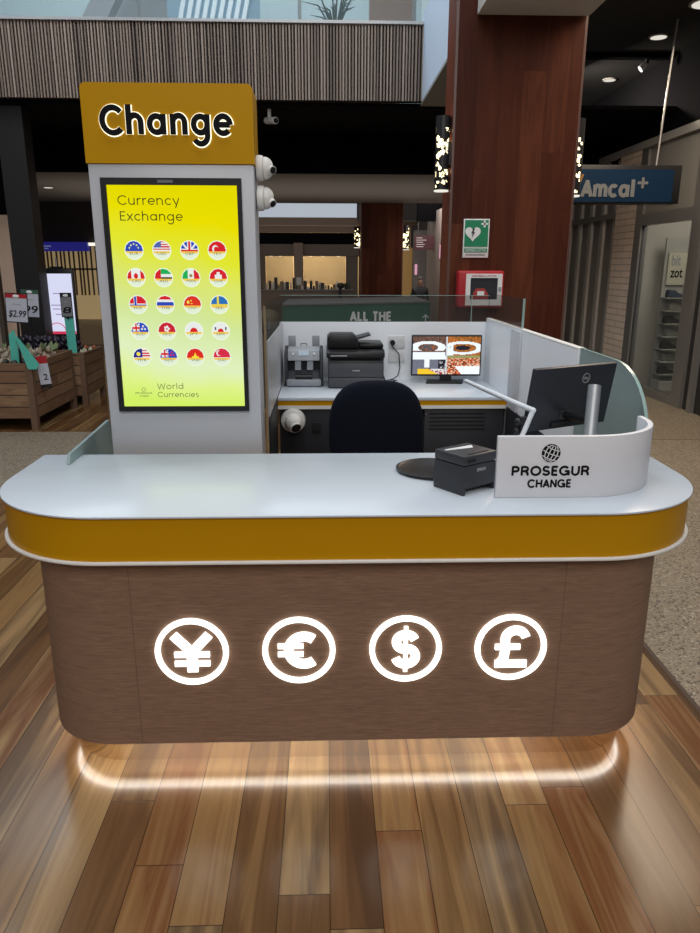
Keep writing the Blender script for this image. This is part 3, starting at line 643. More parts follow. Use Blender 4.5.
codes = ['EUR', 'USD', 'GBP', 'TRY', 'CAD', 'AED', 'MXN', 'CHF', 'NOK', 'THB', 'CNY', 'SEK', 'AUD', 'HKD', 'JPY', 'KRW', 'MYR', 'NZD', 'VND', 'SGD']
names = ['european union', 'american', 'british', 'turkish', 'canadian', 'emirati', 'mexican', 'swiss', 'norwegian', 'thai', 'chinese', 'swedish', 'australian', 'hong kong', 'japanese', 'korean', 'malaysian', 'new zealand', 'vietnamese', 'singapore']
M_flag = emi_attr('flag_colours', .95); M_rimw = emi('badge_rim', (.85, .95, .8), 1.0)
for i, code in enumerate(codes):
    cx = -.702+.1007*(i % 4); cz = 1.650-.0972*(i//4); r = .0315
    b = colour_grid('flag_badge', -1, 1, -1, 1, 34, 34, lambda u, v: flag(code, u, v), lambda u, v: (cx+u*r-o[0], ys-.0012-o[1], cz+v*r-o[2]), M_flag, scr, clip=lambda u, v: u*u+v*v < .98)
    b['label'] = 'round %s flag badge with the code %s' % (names[i], code)
    MB(o).prism([(cx+.0345*cos(2*pi*k/28), cz+.0345*sin(2*pi*k/28)) for k in range(28)], 'y', ys-.0008, ys-.0002).build('badge_rim', M_rimw, scr)
    text_mb(code, cx-.016, cx+.016, cz-.0165, cz-.0075, ys-.0012, .0008, 0, o).build('lettering', M_dt2, scr)
MB(o).box(-.60, -.545, 2.762, 2.765, 1.880, 1.890).build('display_sensor', M_midgrey, t)

# two dome cameras on the side of the totem
def dome(cx, cy, cz, ang, label):
    oo = (-.254, cy, cz); t = thing('dome_camera', oo, label, 'camera')
    MB(oo).lathe([(.043, 0), (.046, .006), (.044, .022), (.036, .028)], (-.254, cy, cz), (1, 0, 0)).build('mounting_base', M_camw, t)
    b = MB(oo); prof = [(.036*sin(a)+.004, .028+.036*cos(a)*.9) for a in [pi/2-i*pi/2/8 for i in range(9)]]
    b.lathe(prof, (-.254, cy, cz), (1, 0, 0)); b.build('housing', M_camw, t)
    d = Vector((.62, -.72, ang)).normalized(); p = Vector((-.218, cy, cz))
    MB(oo).cyl(p, p+d*.040, .017, .015, 18).build('lens_tube', M_camw, t)
    MB(oo).cyl(p+d*.0395, p+d*.042, .012, n=16).build('lens', M_slot, t)
dome(-.21, 2.86, 1.942, -.25, 'white dome camera, upper of the two on the totem side')
dome(-.21, 2.86, 1.838, -.6, 'white dome camera, lower of the two on the totem side')

# ------------------------------------------------------------------ rear desk, walls and glass
KX0, KX1, DY0, BY = -.341, 1.25, 4.90, 5.70
o = (.43, 5.2, 0); t = thing('rear_desk', o, 'white rear worktop with thin amber edge band inside the kiosk', 'desk')
MB(o).box(KX0+.002, KX1-.002, DY0, BY-.002, .698, .72).build('worktop', M_top, t, bevel=.002)
MB(o).box(KX0+.002, KX1-.002, DY0+.006, BY-.01, .664, .698).build('amber_band', M_yel, t)
MB(o).box(KX0+.002, KX1-.002, DY0+.001, BY-.01, .640, .664).build('lower_rim', M_rim, t)
o = (.17, 5.2, 0); t = thing('storage_cabinet', o, 'charcoal cabinet under the left of the rear desk', 'cabinet', 'charcoal cabinets under the rear desk')
MB(o).box(KX0+.01, .665, DY0+.04, BY-.03, 0, .638).build('cabinet_body', M_cab, t)
MB(o).box(KX0+.015, .165, DY0+.02, DY0+.04, .03, .630).build('door', M_cab, t, bevel=.002)
MB(o).box(.175, .66, DY0+.02, DY0+.04, .03, .630).build('door', M_cab, t, bevel=.002)
o = (.93, 5.2, 0); t = thing('storage_cabinet', o, 'charcoal cabinet with louvre slots under the screen end of the rear desk', 'cabinet', 'charcoal cabinets under the rear desk')
MB(o).box(.675, KX1-.01, DY0+.04, BY-.03, 0, .638).build('cabinet_body', M_cab, t)
m = MB(o); m.box(.68, KX1-.015, DY0+.02, DY0+.04, .03, .630)
m.build('door', mat('cabinet_grey', (.030, .032, .038), .5, spec=.3), t, bevel=.002)
for k in range(5): MB(o).box(.715, 1.105, DY0+.016, DY0+.0205, .488+k*.0275, .496+k*.0275).build('louvre_slot', M_slot, t)
MB(o).cyl((.69, DY0+.02, .60), (.69, DY0+.01, .60), .006, n=10).build('lock', M_steel, t)
# camera fixed to the desk front, and a black socket
o = (-.235, DY0+.02, .56); t = thing('dome_camera', o, 'white turret camera fixed to the charcoal cabinet below the rear desk', 'camera')
MB(o).lathe([(.082, 0), (.086, .01), (.080, .035), (.062, .045)], (-.235, DY0+.0195, .56), (0, -1, 0), 28).build('mounting_base', M_camw, t)
MB(o).ball((-.232, DY0-.035, .555), .062, n=20).build('housing', M_camw, t)
p = Vector((-.225, DY0-.055, .540)); d = Vector((.35, -.75, -.45)).normalized()
MB(o).cyl(p, p+d*.034, .044, .040, 20).build('lens_tube', M_camw, t)
MB(o).cyl(p+d*.0342, p+d*.037, .034, n=20).build('lens', M_slot, t)
o = MB((-.075, DY0+.02, .50)).box(-.105, -.045, DY0+.008, DY0+.0199, .47, .545).build('cable_outlet', M_slot, bevel=.003)
tag(o, 'small black cable outlet on the cabinet beside the turret camera', 'outlet')

MBk = MB((.43, BY, 0)).box(-.365, 1.29, BY, BY+.04, 0, 1.172); wb = MBk.build('kiosk_back_panel', M_white, bevel=.002)
tag(wb, 'white low back panel behind the printer and screen', 'panel')
o = MB((-.346, 4.9, .70)).box(-.351, -.343, 4.25, BY-.001, .722, 1.168).build('kiosk_side_panel', mat('side_panel_grey', (.50, .53, .57), .3, var=.02))
tag(MB((-.346, 4.5, 0)).box(-.351, -.343, 4.25, 4.895, 0, .70).build('modesty_panel', M_cab), 'dark lower panel at the left end of the rear desk, beside the sign', 'panel')
tag(o, 'white side panel at the left of the rear desk, edge towards the sign', 'panel')
o = (1.22, 4.5, 0); t = thing('kiosk_side_panel', o, 'long white right side wall of the kiosk behind the dark monitor', 'panel')
MB(o).box(1.25, 1.29, 3.57, BY-.001, 0, 1.198).build('panel', M_white, t, bevel=.002)
MB(o).box(1.243, 1.2498, 3.60, 4.89, .0, .66).build('lower_panel', M_cab, t)
MB(o).box(1.236, 1.25, 4.62, 4.86, .665, 1.190).build('cover_strip', mat('cover_strip', (.55, .57, .62), .4), t, bevel=.002)
MB(o).box(1.2495, 1.2905, 3.57, BY, 1.198, 1.204).build('top_edge', M_rim, t)
# glass on top
o = (.43, BY+.02, 1.182); t = thing('glass_screen', o, 'low clear glass screen standing on the rear panel with the column behind', 'glass screen', 'clear glass screens')
MB(o).box(-.36, 1.129, BY+.014, BY+.026, 1.1725, 1.372).build('glass_pane', M_glass2, t)
MB(o).box(1.134, 1.27, BY+.014, BY+.026, 1.1725, 1.372).build('glass_pane', M_glass2, t)
MB(o).box(-.36, 1.27, BY+.013, BY+.027, 1.372, 1.375).build('top_edge', M_edge, t)
MB(o).box(1.129, 1.134, BY+.013, BY+.027, 1.1725, 1.372).build('joint', M_edge, t)
o = (-.36, 4.9, 1.182); t = thing('glass_screen', o, 'clear glass pane on the left side panel, golden edge beside the sign', 'glass screen', 'clear glass screens')
MB(o).box(-.362, -.352, 4.225, BY-.002, 0, 1.372).build('glass_pane', M_glass, t)
MB(o).box(-.362, -.349, 4.217, 4.225, .0, 1.372).build('front_edge', M_edgereflection, t)
o = (1.22, 4.9, 1.205); t = thing('glass_screen', o, 'clear glass pane on the right side wall near the timber column', 'glass screen', 'clear glass screens')
MB(o).box(1.264, 1.276, 4.705, BY+.01, 1.2045, 1.392).build('glass_pane', M_glass2, t)
MB(o).box(1.263, 1.277, 4.700, 4.705, 1.2045, 1.395).build('front_edge', M_edge, t)
# frosted quarter-round fins
o = (1.19, 3.0, 0); t = thing('frosted_glass_fin', o, 'frosted glass end panel with rounded corner behind the white upstand', 'glass panel', 'frosted glass end panels')
pr = [(3.568, .0), (3.568, 1.204)]+[(3.12-.37*sin(radians(a)), .93+.272*cos(radians(a))) for a in range(0, 91, 9)]+[(2.75, .0)]
MB(o).prism(pr, 'x', 1.262, 1.274).build('glass_pane', M_frost, t)
MB(o).strip(pr[1:-1], .004, 'x', 1.261, 1.275).build('polished_edge', M_edge, t)
o = (-.95, 2.8, 0); t = thing('frosted_glass_fin', o, 'low frosted glass end panel between the sign and the counter left end', 'glass panel', 'frosted glass end panels')
pr = [(3.08, 0), (3.08, .90), (3.05, .958), (2.56, .935), (2.545, .902), (2.695, .902), (2.695, 0)]
MB(o).prism(pr, 'x', -.945, -.933).build('glass_pane', M_frost, t)
MB(o).strip(pr[:3], .0035, 'x', -.946, -.932).build('polished_edge', mat('dark_edge', (.06, .08, .08), .3), t)

# ------------------------------------------------------------------ equipment
# banknote counter
o = (-.172, 5.51, .72); t = thing('banknote_counter', o, 'grey banknote counting machine at the left end of the rear desk', 'machine')
side = [(5.36, .725), (5.66, .725), (5.68, .93), (5.62, 1.00), (5.48, 1.015), (5.38, .97), (5.35, .84)]
MB(o).prism(side, 'x', -.315, -.292).build('side_cheek', M_char, t, bevel=.006)
MB(o).prism(side, 'x', -.052, -.029).build('side_cheek', M_char, t, bevel=.006)
MB(o).box(-.292, -.052, 5.42, 5.66, .725, .955).build('housing', M_midgrey, t, bevel=.004)
MB(o).box(-.300, -.044, 5.35, 5.42, .725, .775).build('front_tray', M_grey, t, bevel=.008)
MB(o).prism([(5.36, .915), (5.39, .985), (5.48, 1.01), (5.5, .93)], 'x', -.290, -.054).build('control_panel', M_grey, t, bevel=.005)
MB(o).prism([(5.373, .952), (5.388, .985), (5.385, .986), (5.37, .953)], 'x', -.210, -.135).build('display', mat('lcd_blue', (.35, .42, .50), .3, emis=(.4, .5, .6), es=.15), t)
MB(o).cyl((-.250, 5.382, .962), (-.250, 5.372, .966), .008, n=12).cyl((-.094, 5.382, .962), (-.094, 5.372, .966), .008, n=12).build('buttons', M_txtw, t)
MB(o).box(-.289, -.055, 5.39, 5.419, .845, .905).build('note_pocket', M_slot, t)
for x in (-.215, -.125): MB(o).box(x-.022, x+.022, 5.372, 5.39, .845, .915).build('pocket_plate', M_grey, t)
MB(o).cyl((-.235, 5.38, .79), (-.11, 5.38, .79), .022, n=16).build('stacker_wheel', M_black, t)
for x in (-.262, -.082): MB(o).box(x-.028, x+.028, 5.51, 5.516, 1.00, 1.085).build('note_guide', M_grey, t, bevel=.002)
MB(o).strip([(-.195, 1.012), (-.193, 1.030), (-.151, 1.030), (-.149, 1.012)], .005, 'y', 5.46, 5.467).build('handle', M_black, t)

# multifunction printer
o = (.20, 5.42, .72); t = thing('multifunction_printer', o, 'dark grey office printer with black scanner lid on the rear desk', 'printer')
PX0, PX1 = -.003, .424
MB(o).box(PX0+.012, PX1-.006, 5.28, 5.66, .721, .925).build('printer_body', M_char, t, bevel=.008)
MB(o).box(PX0+.02, PX1-.014, 5.272, 5.28, .730, .800).build('paper_drawer', mat('printer_grey', (.062, .065, .075), .45), t, bevel=.002)
MB(o).box(PX0+.02, PX1-.014, 5.272, 5.28, .806, .905).build('front_cover', mat('printer_grey', (.062, .065, .075), .45), t, bevel=.002)
MB(o).box(PX0+.03, PX1-.024, 5.295, 5.62, .925, .962).build('output_slot', M_slot, t)
MB(o).box(PX0+.012, PX0+.03, 5.29, 5.66, .925, .962).box(PX1-.03, PX1-.006, 5.29, 5.66, .925, .962).build('slot_pillars', M_char, t)
MB(o).prism([(5.265, .945), (5.27, .985), (5.32, 1.00), (5.66, 1.005), (5.66, .962), (5.295, .962)], 'x', PX0, PX1).build('scanner_bed', M_black, t, bevel=.006)
MB(o).box(PX0+.03, PX0+.15, 5.261, 5.267, .958, .966).build('status_light', M_txtg, t)
MB(o).prism([(PX0+.005, 1.006), (PX0+.24, 1.006), (PX0+.235, 1.075), (PX0+.20, 1.105), (PX0+.03, 1.105), (PX0+.006, 1.085)], 'y', 5.34, 5.62).build('document_feeder', M_black, t, bevel=.01)
MB(o).prism([(PX0+.17, 1.050), (PX0+.33, 1.098), (PX0+.325, 1.108), (PX0+.165, 1.066)], 'y', 5.37, 5.58).build('feeder_tray', M_char, t, bevel=.002)
MB(o).box(PX0+.245, PX1-.005, 5.35, 5.65, 1.007, 1.04).build('scanner_lid', M_black, t, bevel=.012)
text_mb('brother', .190, .245, .848, .861, 5.272, .0015, .01, o).build('lettering', M_txtw, t)

# wall sockets and cables
def gpo(cx, z, label):
    o = (cx, BY-.01, z); t = thing('power_socket', o, label, 'socket', 'white wall power sockets')
    MB(o).box(cx-.066, cx+.066, BY-.010, BY-.0002, z-.050, z+.050).build('face_plate', mat('socket_plate', (.66, .67, .68), .4), t, bevel=.003)
    for dx in (-.03, .03):
        MB(o).box(cx+dx-.008, cx+dx+.008, BY-.014, BY-.010, z+.014, z+.026).build('switch', M_txtw, t)
gpo(.547, 1.018, 'white double power socket with a black plug, upper of two'); gpo(.550, .908, 'white double power socket below the one with the plug')
m = MB((.519, BY-.02, 1.02)); m.cyl((.515, BY-.0102, 1.016), (.515, BY-.045, 1.016), .021, .019, 16)
m.tube([(.515, BY-.035, 1.01), (.51, BY-.04, .99), (.565, BY-.04, .93), (.575, BY-.04, .82), (.56, BY-.045, .76), (.52, BY-.06, .735), (.47, BY-.08, .727), (.425, BY-.10, .726)], .0042, 8)
tag(m.build('power_cable', M_black), 'black plug and cable hanging from the upper socket to the desk', 'cable')
m = MB((.47, 5.5, .72)); m.tube([(.44, 5.56, .724), (.45, 5.48, .726), (.50, 5.50, .75), (.54, 5.56, .735), (.50, 5.58, .724), (.45, 5.53, .74), (.436, 5.53, .78)], .004, 8)
m.tube([(.436, 5.5, .77), (.44, 5.47, .75), (.49, 5.45, .7245), (.54, 5.50, .7245)], .004, 8)
tag(m.build('cable_tangle', M_black), 'tangle of thin black cables on the desk beside the printer', 'cable')

# CCTV screen
o = (.922, 5.56, .72); t = thing('monitor', o, 'small black monitor showing four camera views on the rear desk', 'monitor', rz=radians(-1))
MB((0, 0, 0)).box(-.270, .270, -.012, .022, .052, .365).build('casing', M_black, t, bevel=.006)
def cctv(u, v):
    r_ = random.Random(int(u*60)*131+int(v*36)); q = (0 if u < .5 else 1)+(2 if v > .5 else 0)
    if abs(u-.5) < .008 or abs(v-.5) < .008: return (.6, .65, .7)
    a = (u % .5)*2; b = (v % .5)*2; n = r_.random()
    if q == 2:
        d = math.hypot((a-.45)*1.0, (b-.42)*1.5)
        if .30 < d < .52 and b > .25 or (b < .18 and a < .95): return (.85, .92, .95)
        if d < .2: return (.30, .10, .05) if n < .5 else (.08, .09, .10)
        return (.08+.15*n, .05+.07*n, .04+.05*n)
    if q == 3:
        d = math.hypot((a-.48)*.9, (b-.40)*1.6)
        if .36 < d < .56 or (a < .2 and b < .6 and a > b*.25): return (.82, .90, .95)
        if d < .2: return (.02, .02, .03)
        return (.45*n+.15, .08+.1*n, .03)
    if q == 0:
        if b > .78 or (abs(a-.42) < .07 and b > .35): return (.85, .90, .93)
        if b < .28 and a > .15: return (.85, .55, .03) if a+b < .75 else ((.35, .04, .03) if n < .5 else (.7, .7, .7))
        if a > .75: return (.02, .02, .03) if n < .7 else (.6, .6, .6)
        return (.14+.04*n, .15+.04*n, .22)
    if b < .42 and a > .25+.5*(.42-b): return (.86, .93, .95)
    if b > .85: return (.3, .3, .12)
    return (.55, .10, .03) if n < .45 else ((.75, .5, .35) if n < .8 else (.15, .04, .02))
M_cctv = emi_attr('cctv_picture', 1.1)
c_ = colour_grid('screen', 0, 1, 0, 1, 92, 56, cctv, lambda u, v: (-.260+.520*u, -.0128, .066+.288*v), M_cctv, t)
c_['label'] = 'lit screen split into four camera views'
MB().box(-.045, .045, -.004, .014, .012, .06).build('stand_neck', M_black, t)
MB().prism([(-.16, -.075), (.12, -.085), (.15, .07), (-.13, .08)], 'z', .0005, .014).build('stand_foot', M_black, t, bevel=.003)

# office chair
o = (.245, 3.40, 0); t = thing('office_chair', o, 'black fabric office chair behind the counter, rounded backrest', 'chair')
bp = [(.245+.238*math.copysign(abs(cos(a))**(2/3.0), cos(a)), .79+.262*math.copysign(abs(sin(a))**(2/2.6), sin(a))) for a in [2*pi*i/48 for i in range(48)]]
bm_ = MB(o)
n_ = len(bp); vs = []; prof = [(.75, .012), (.90, .020), (.965, .032), (.99, .048), (1, 0.062), (.97, .082), (.85, .098), (.5, .105)]
for s_, dy in [(.3, .001), (.5, .004)]+prof:
    for (a, b) in bp: vs.append((.245+(a-.245)*s_, 3.47+dy+.10*((a-.245)*s_)**2*-4*.25, .79+(b-.79)*s_))
k_ = len(prof)+2
fs = [tuple(range(n_))[::-1], tuple((k_-1)*n_+i for i in range(n_))]
for j in range(k_-1):
    for i in range(n_): fs.append((j*n_+i, j*n_+(i+1) % n_, (j+1)*n_+(i+1) % n_, (j+1)*n_+i))
bm_.add(vs, fs); bm_.build('backrest', M_fabric, t)
MB(o).prism(rrect(.0, .49, 2.98, 3.46, .10, 8), 'z', .43, .51).build('seat', M_fabric, t, bevel=.02)
MB(o).tube([(.245, 3.30, .425), (.245, 3.54, .42), (.245, 3.60, .50), (.245, 3.57, .72)], .016, 8).build('back_support', M_black, t)
MB(o).cyl((.245, 3.22, .10), (.245, 3.22, .43), .028, n=16).build('gas_lift', M_steel, t)
for i in range(5):
    a = 2*pi*i/5+.3; p = (.245+.29*cos(a), 3.22+.29*sin(a))
    MB(o).tube([(.245, 3.22, .11), (p[0], p[1], .07)], [.026, .016], 10).build('base_arm', M_black, t)
    MB(o).cyl((p[0]-.014*sin(a), p[1]+.014*cos(a), .028), (p[0]+.014*sin(a), p[1]-.014*cos(a), .028), .0275, n=16).build('caster', M_black, t)

# receipt printer on the counter
RZ = radians(35); o = (.424, 2.140, .9); t = thing('receipt_printer', o, 'small black receipt printer on the counter beside the white upstand', 'printer', rz=RZ)
m = MB(); m.box(0, .150, .0, .135, .022, .095); m.box(0, .012, 0, .135, .0005, .022).box(.138, .150, 0, .135, .0005, .022).box(.012, .138, .03, .135, .0005, .022)
m.build('printer_body', M_char, t, bevel=.0025)
MB().box(.0, .150, .0, .135, .097, .128).build('paper_lid', M_char, t, bevel=.005)
MB().box(.03, .12, .012, .017, .128, .1295).build('paper_slot', M_slot, t)
def fr_(X, Z, D): return (X, -D, Z)
text_mb('EPSON', .060, .098, .072, .082, 0, .001, .02, frame=fr_).build('lettering', M_txtg, t)
MB().box(.015, .05, -.0012, .0002, .106, .116).build('status_light', M_slot, t)
o = (.415, 2.235, 1.0285); m = MB(o); m.add([(.38, 2.225, 1.0288), (.475, 2.262, 1.0290), (.471, 2.275, 1.034), (.376, 2.235, 1.0288), (.38, 2.225, 1.0280), (.475, 2.262, 1.0282), (.471, 2.275, 1.0332), (.376, 2.235, 1.028)], [(0, 1, 2, 3), (7, 6, 5, 4), (0, 4, 5, 1), (1, 5, 6, 2), (2, 6, 7, 3), (3, 7, 4, 0)])
tag(m.build('paper_slip', M_txtw), 'thin white paper slip lying on the small black receipt printer', 'paper')
# round black cash tray
m = MB((.372, 2.44, .90)); m.lathe([(.118, .0005), (.128, .004), (.130, .012), (.124, .013), (.112, .006), (.02, .004)], (.372, 2.44, .90), n=44)
tag(m.build('cash_tray', M_black), 'round black tray lying on the counter behind the receipt printer', 'tray')

# staff monitor seen from the back
o = (1.0, 2.52, .90); t = thing('monitor', o, 'black monitor seen from behind on a silver pole, behind the upstand', 'monitor')
yaw, til = radians(27.2), radians(9.0); ax = Vector((cos(yaw), sin(yaw), 0)); nn = Vector((sin(yaw), -cos(yaw), 0)); uu = Vector((0, 0, 1))*cos(til)+nn*sin(til)
kk = uu.cross(ax)*-1
if kk.dot(nn) < 0: kk = -kk
C_ = Vector((.962, 2.79, 1.101))
def mon(mb, x0, x1, z0, z1, d0, d1):
    q = [C_+ax*x+uu*z+kk*d for d in (d0, d1) for x, z in ((x0, z0), (x1, z0), (x1, z1), (x0, z1))]
    return mb.add(q, [(0, 1, 2, 3), (4, 5, 6, 7), (0, 1, 5, 4), (1, 2, 6, 5), (2, 3, 7, 6), (3, 0, 4, 7)])
mon(MB(o), -.216, .216, -.126, .126, -.012, .010).build('back_shell', mat('monitor_back', (.022, .025, .033), .42), t, bevel=.003)
mon(MB(o), -.212, .212, -.122, .122, -.0125, -.0121).build('screen', M_slot, t)
mon(MB(o), -.09, .09, -.118, -.095, .010, .020).build('connector_bay', M_black, t, bevel=.004)
mon(MB(o), -.05, .01, -.09, -.05, .010, .015).build('mount_plate', M_char, t, bevel=.004)
lg = MB(o)
for i in range(28):
    a, b = 2*pi*i/28, 2*pi*(i+1)/28; q = []
    for d in (.0102, .0115):
        for (aa, r_) in ((a, .020), (b, .020), (b, .0175), (a, .0175)): q.append(C_+ax*(.055+r_*cos(aa))+uu*(.075+r_*sin(aa))+kk*d)
    lg.add(q, [(0, 1, 2, 3), (4, 5, 6, 7), (0, 1, 5, 4), (2, 3, 7, 6)])
lg.build('logo_ring', M_txtg, t)
text_mb('DELL', .042, .068, .070, .080, 0, .0012, .02, o, frame=lambda X, Z, D: C_+ax*X+uu*Z+kk*(.0102+D)).build('lettering', M_txtg, t)
MB(o).cyl((.944, 2.50, .9055), (.984, 2.60, 1.175), .0235, n=28).build('silver_pole', mat('satin_silver', (.38, .40, .42), .45, .6), t)
MB(o).cyl((.944, 2.50, .9005), (.944, 2.50, .906), .075, n=32).build('pole_base', M_steel, t)
MB(o).tube([(.966, 2.56, 1.05), C_+kk*.012-uu*.07-ax*.02], .014, 10).build('support_arm', M_black, t)
# white bent arm and small connector block
o = (.705, 2.60, .90); t = thing('desk_arm', o, 'white bent arm with black joint in front of the monitor, left of it', 'arm')
MB(o).tube([(.700, 2.60, .906), (.727, 2.60, .985), (.762, 2.60, 1.083)], .0095, 12).build('lower_arm', M_white, t)
MB(o).tube([(.762, 2.60, 1.083), (.70, 2.93, 1.085), (.642, 3.30, 1.085)], [.0105, .010, .009], 12).build('upper_arm', M_white, t)
MB(o).ball((.762, 2.60, 1.083), .0115).build('elbow', M_white, t)
MB(o).cyl((.700, 2.60, .9005), (.700, 2.60, .907), .04, n=24).build('base', M_white, t)
MB(o).box(.722, .744, 2.606, 2.63, 1.0, 1.055).ball((.716, 2.62, 1.035), .016).ball((.712, 2.62, 1.0), .013).build('joint_knob', M_black, t)

# ================================================================== BEHIND: hoarding, distant shops, person
o = (.3, 7.4, 0); t = thing('advertising_hoarding', o, 'green low hoarding board with large white capitals behind the rear panel', 'hoarding')
MB(o).prism([(-.43, 0), (1.02, 0), (1.02, 1.248), (-.43, 1.215)], 'y', 7.2, 7.24).build('front_board', M_hoard, t)
MB(o).prism([(-.43, 1.216), (1.0, 1.247), (1.0, 1.262), (-.43, 1.231)], 'y', 7.19, 8.3).build('grey_top', mat('hoarding_top', (.13, .135, .13), .6), t)
MB(o).box(-.43, 1.02, 7.24, 8.3, 0, 1.205).build('body', mat('hoarding_body', (.05, .055, .05), .7), t)
word_mb('ALL THE', .236, .634, 1.072, .063, 7.196, 7.2, .020, o, .30).build('lettering', mat('hoarding_letters', (.80, .82, .80), .6), t)
word_mb('RIGHT', .442, .730, .950, .063, 7.196, 7.2, .020, o, .30).build('lettering', mat('hoarding_letters', (.80, .82, .80), .6), t)
MB(o).strip([(.975, 1.06), (.975, 1.128)], .008, 'y', 7.196, 7.2).strip([(.945, 1.102), (.975, 1.130), (1.005, 1.102)], .008, 'y', 7.196, 7.2).build('arrow', mat('hoarding_letters', (.80, .82, .80), .6), t)

# brown box with lumps on top, left of hoarding
o = (-.70, 8.6, 0); t = thing('brown_lumpy_box', o, 'brown box with lumps on top beyond the glass, left of the green hoarding', 'mound')
MB(o).box(-1.2, -.50, 8.4, 9.0, 0, .80).build('box', mat('box_brown', (.10, .07, .045), .7), t)
m = MB(o)
for i in range(9): m.ball((-1.1+rnd.uniform(0, .44), 8.5+rnd.uniform(0, .4), .83+rnd.uniform(0, .18)), .13, n=10)
m.build('lump_top', mat('lump_brown', (.13, .10, .06), .8, var=.4, scale=12), t)
o = MB((-.82, 8.2, 0)).box(-.86, -.74, 8.2, 8.22, .9, 1.28).box(-.81, -.79, 8.2, 8.22, 0, .9).build('yellow_sign', mat('pale_yellow', (.55, .50, .14), .6))
tag(o, 'small pale yellow sign on a post seen through the glass beside the totem', 'sign')

# daylight on the far white wall painted as emission; brown layers below
struct(MB().box(-3.6, .93, 23.0, 23.2, 2.98, 3.38).build('window_2', emi('daylit_wall_glow', (.42, .46, .52), 1.0), smooth=False))  # emissive panel in place of the daylit far wall, not a window
struct(MB().box(-3.8, .95, 23.0, 23.2, 2.55, 2.98).build('wall_far_fascia', mat('far_brown', (.19, .14, .105), .6), smooth=False))
struct(MB().box(-3.8, .95, 22.9, 23.0, 2.72, 2.76).build('trim_8', mat('far_trim', (.28, .21, .16), .5), smooth=False))
struct(MB().box(-3.8, 2.0, 23.6, 23.7, 2.2, 2.56).build('far_opening_shade', M_blackceil, smooth=False))  # black sheet in place of the shade inside a dark opening
struct(MB().box(-3.8, 2.0, 23.5, 23.6, 1.86, 2.22).build('wall_far_header', mat('far_brown2', (.13, .10, .085), .6), smooth=False))
area('balcony_side_fill', (-4.5, 6.5, 7.0), (1.1, 8.4, 3.8), 2.5, 2.0, 150, (0.88, 0.95, 1.0))  # added side fill, brightens the balcony return and ribbed fascia
area('far_fascia_glow', (-1.5, 18.0, 2.6), (-1.5, 23, 2.2), 5.0, .6, 45, (1.0, .88, .76))  # added fill aimed at the brown far fascia, no fixture
area('far_aisle_glow', (2.3, 16.8, 2.8), (2.4, 18.5, 0), .5, 2.5, 22, (1.0, .9, .85))  # added fill that lightens the pale wall of the far aisle
area('far_shop_glow', (-.6, 25.2, 2.6), (-.6, 25.6, 0), 3.2, 1.2, 120, (1.0, .80, .52))
struct(MB().box(-3.8, 3.0, 26.6, 26.7, 0, 3).build('wall_far_shop', mat('far_cream', (.58, .45, .28), .7, var=.15, scale=1.5), smooth=False))
for i, (a, b) in enumerate(((-1.90, -1.05), (-.72, .60))):
    struct(MB().box(a, b, 23.62, 23.64, 1.0, 1.9).build('window_%d' % (3+i), M_glass, smooth=False))
m = MB((-2, 23.7, 0)); m.box(-3.8, -1.92, 23.6, 23.75, 0, 1.9).box(.62, 1.0, 23.6, 23.75, 0, 1.9); struct(m.build('wall_far_piers', mat('far_brown2', (.13, .10, .085), .6), smooth=False))
o = MB((-.88, 23.2, 0)).box(-1.0, -.72, 23.2, 23.45, 0, 2.25).build('square_pillar', mat('far_pillar', (.20, .15, .12), .6)); tag(o, 'narrow brown pillar between the two distant lit windows', 'pillar')
o = MB((-.87, 23.15, 1.0)).box(-.93, -.78, 23.14, 23.19, .75, 1.22).build('notice', mat('notice_white', (.55, .56, .56), .5)); tag(o, 'white notice on the narrow brown pillar far behind', 'notice')
o = (-.5, 22.2, 0); t = thing('display_bench', o, 'long brown display bench in front of the distant shop windows', 'bench')
MB(o).box(-2.3, .8, 22.0, 22.6, 0, .86).build('bench_front', mat('bench_brown', (.13, .10, .085), .7), t)
MB(o).box(-2.3, .8, 21.96, 22.64, .86, .89).build('bench_top', M_midgrey, t)
goods = [mat('goods_dark', (.02, .022, .02), .6), mat('goods_pale', (.5, .5, .48), .5), mat('goods_green', (.05, .08, .05), .7), mat('goods_brown', (.16, .12, .08), .7)]
m0 = None
for i in range(34):
    x = -2.2+i*.087; g_ = MB(); w = rnd.uniform(.03, .055); h_ = rnd.uniform(.08, .26)
    if i < 15 and i % 3: h_ += .12
    y = 22.05+rnd.uniform(0, .4)
    if i % 2: g_.lathe([(w*.6, .0), (w, h_*.3), (w*.8, h_*.7), (w*.35, h_*.85), (w*.35, h_)], (0, 0, 0), n=10)
    else: g_.prism(rrect(-w, w, -w, w, w*.3, 3), 'z', 0, h_)
    ob = g_.build('shop_item', goods[(0, 1, 0, 2, 3, 1)[(i*7) % 6]], loc=(x, y, .891)); tag(ob, 'one of the small dark and pale goods crowding the distant bench', 'goods', 'goods on the distant bench')
struct(MB().box(-3.8, 3.0, 23.75, 27.4, 2.9, 2.95).build('ceiling', M_greyceil, smooth=False))
for i, x in enumerate((-1.8, -1.5, -.5, -.1, .4)):
    m = MB((x, 25, 2.6)); m.cyl((x, 24.6, 1.86), (x, 24.6, 1.88), .045, n=12); m.cyl((x, 24.6, 1.88), (x, 24.6, 2.9), .006, n=6)
    tag(m.build('pendant_light', emi('far_spot', (1, .85, .6), 2.2)), 'tiny warm pendant spot glowing in the distant shop window', 'lamp', 'pendant spots in the distant shop')
# dark figure-like display stand (bicycle) on the bench and the aisle right of the far column
o = MB((.42, 21.6, 0)).box(-.05+.4, .05+.4, 21.6, 21.65, 0, .95).ball((.42, 21.6, 1.02), .12, (1, .6, .7)).build('display_stand', M_black); tag(o, 'small black display stand in front of the distant windows', 'stand')
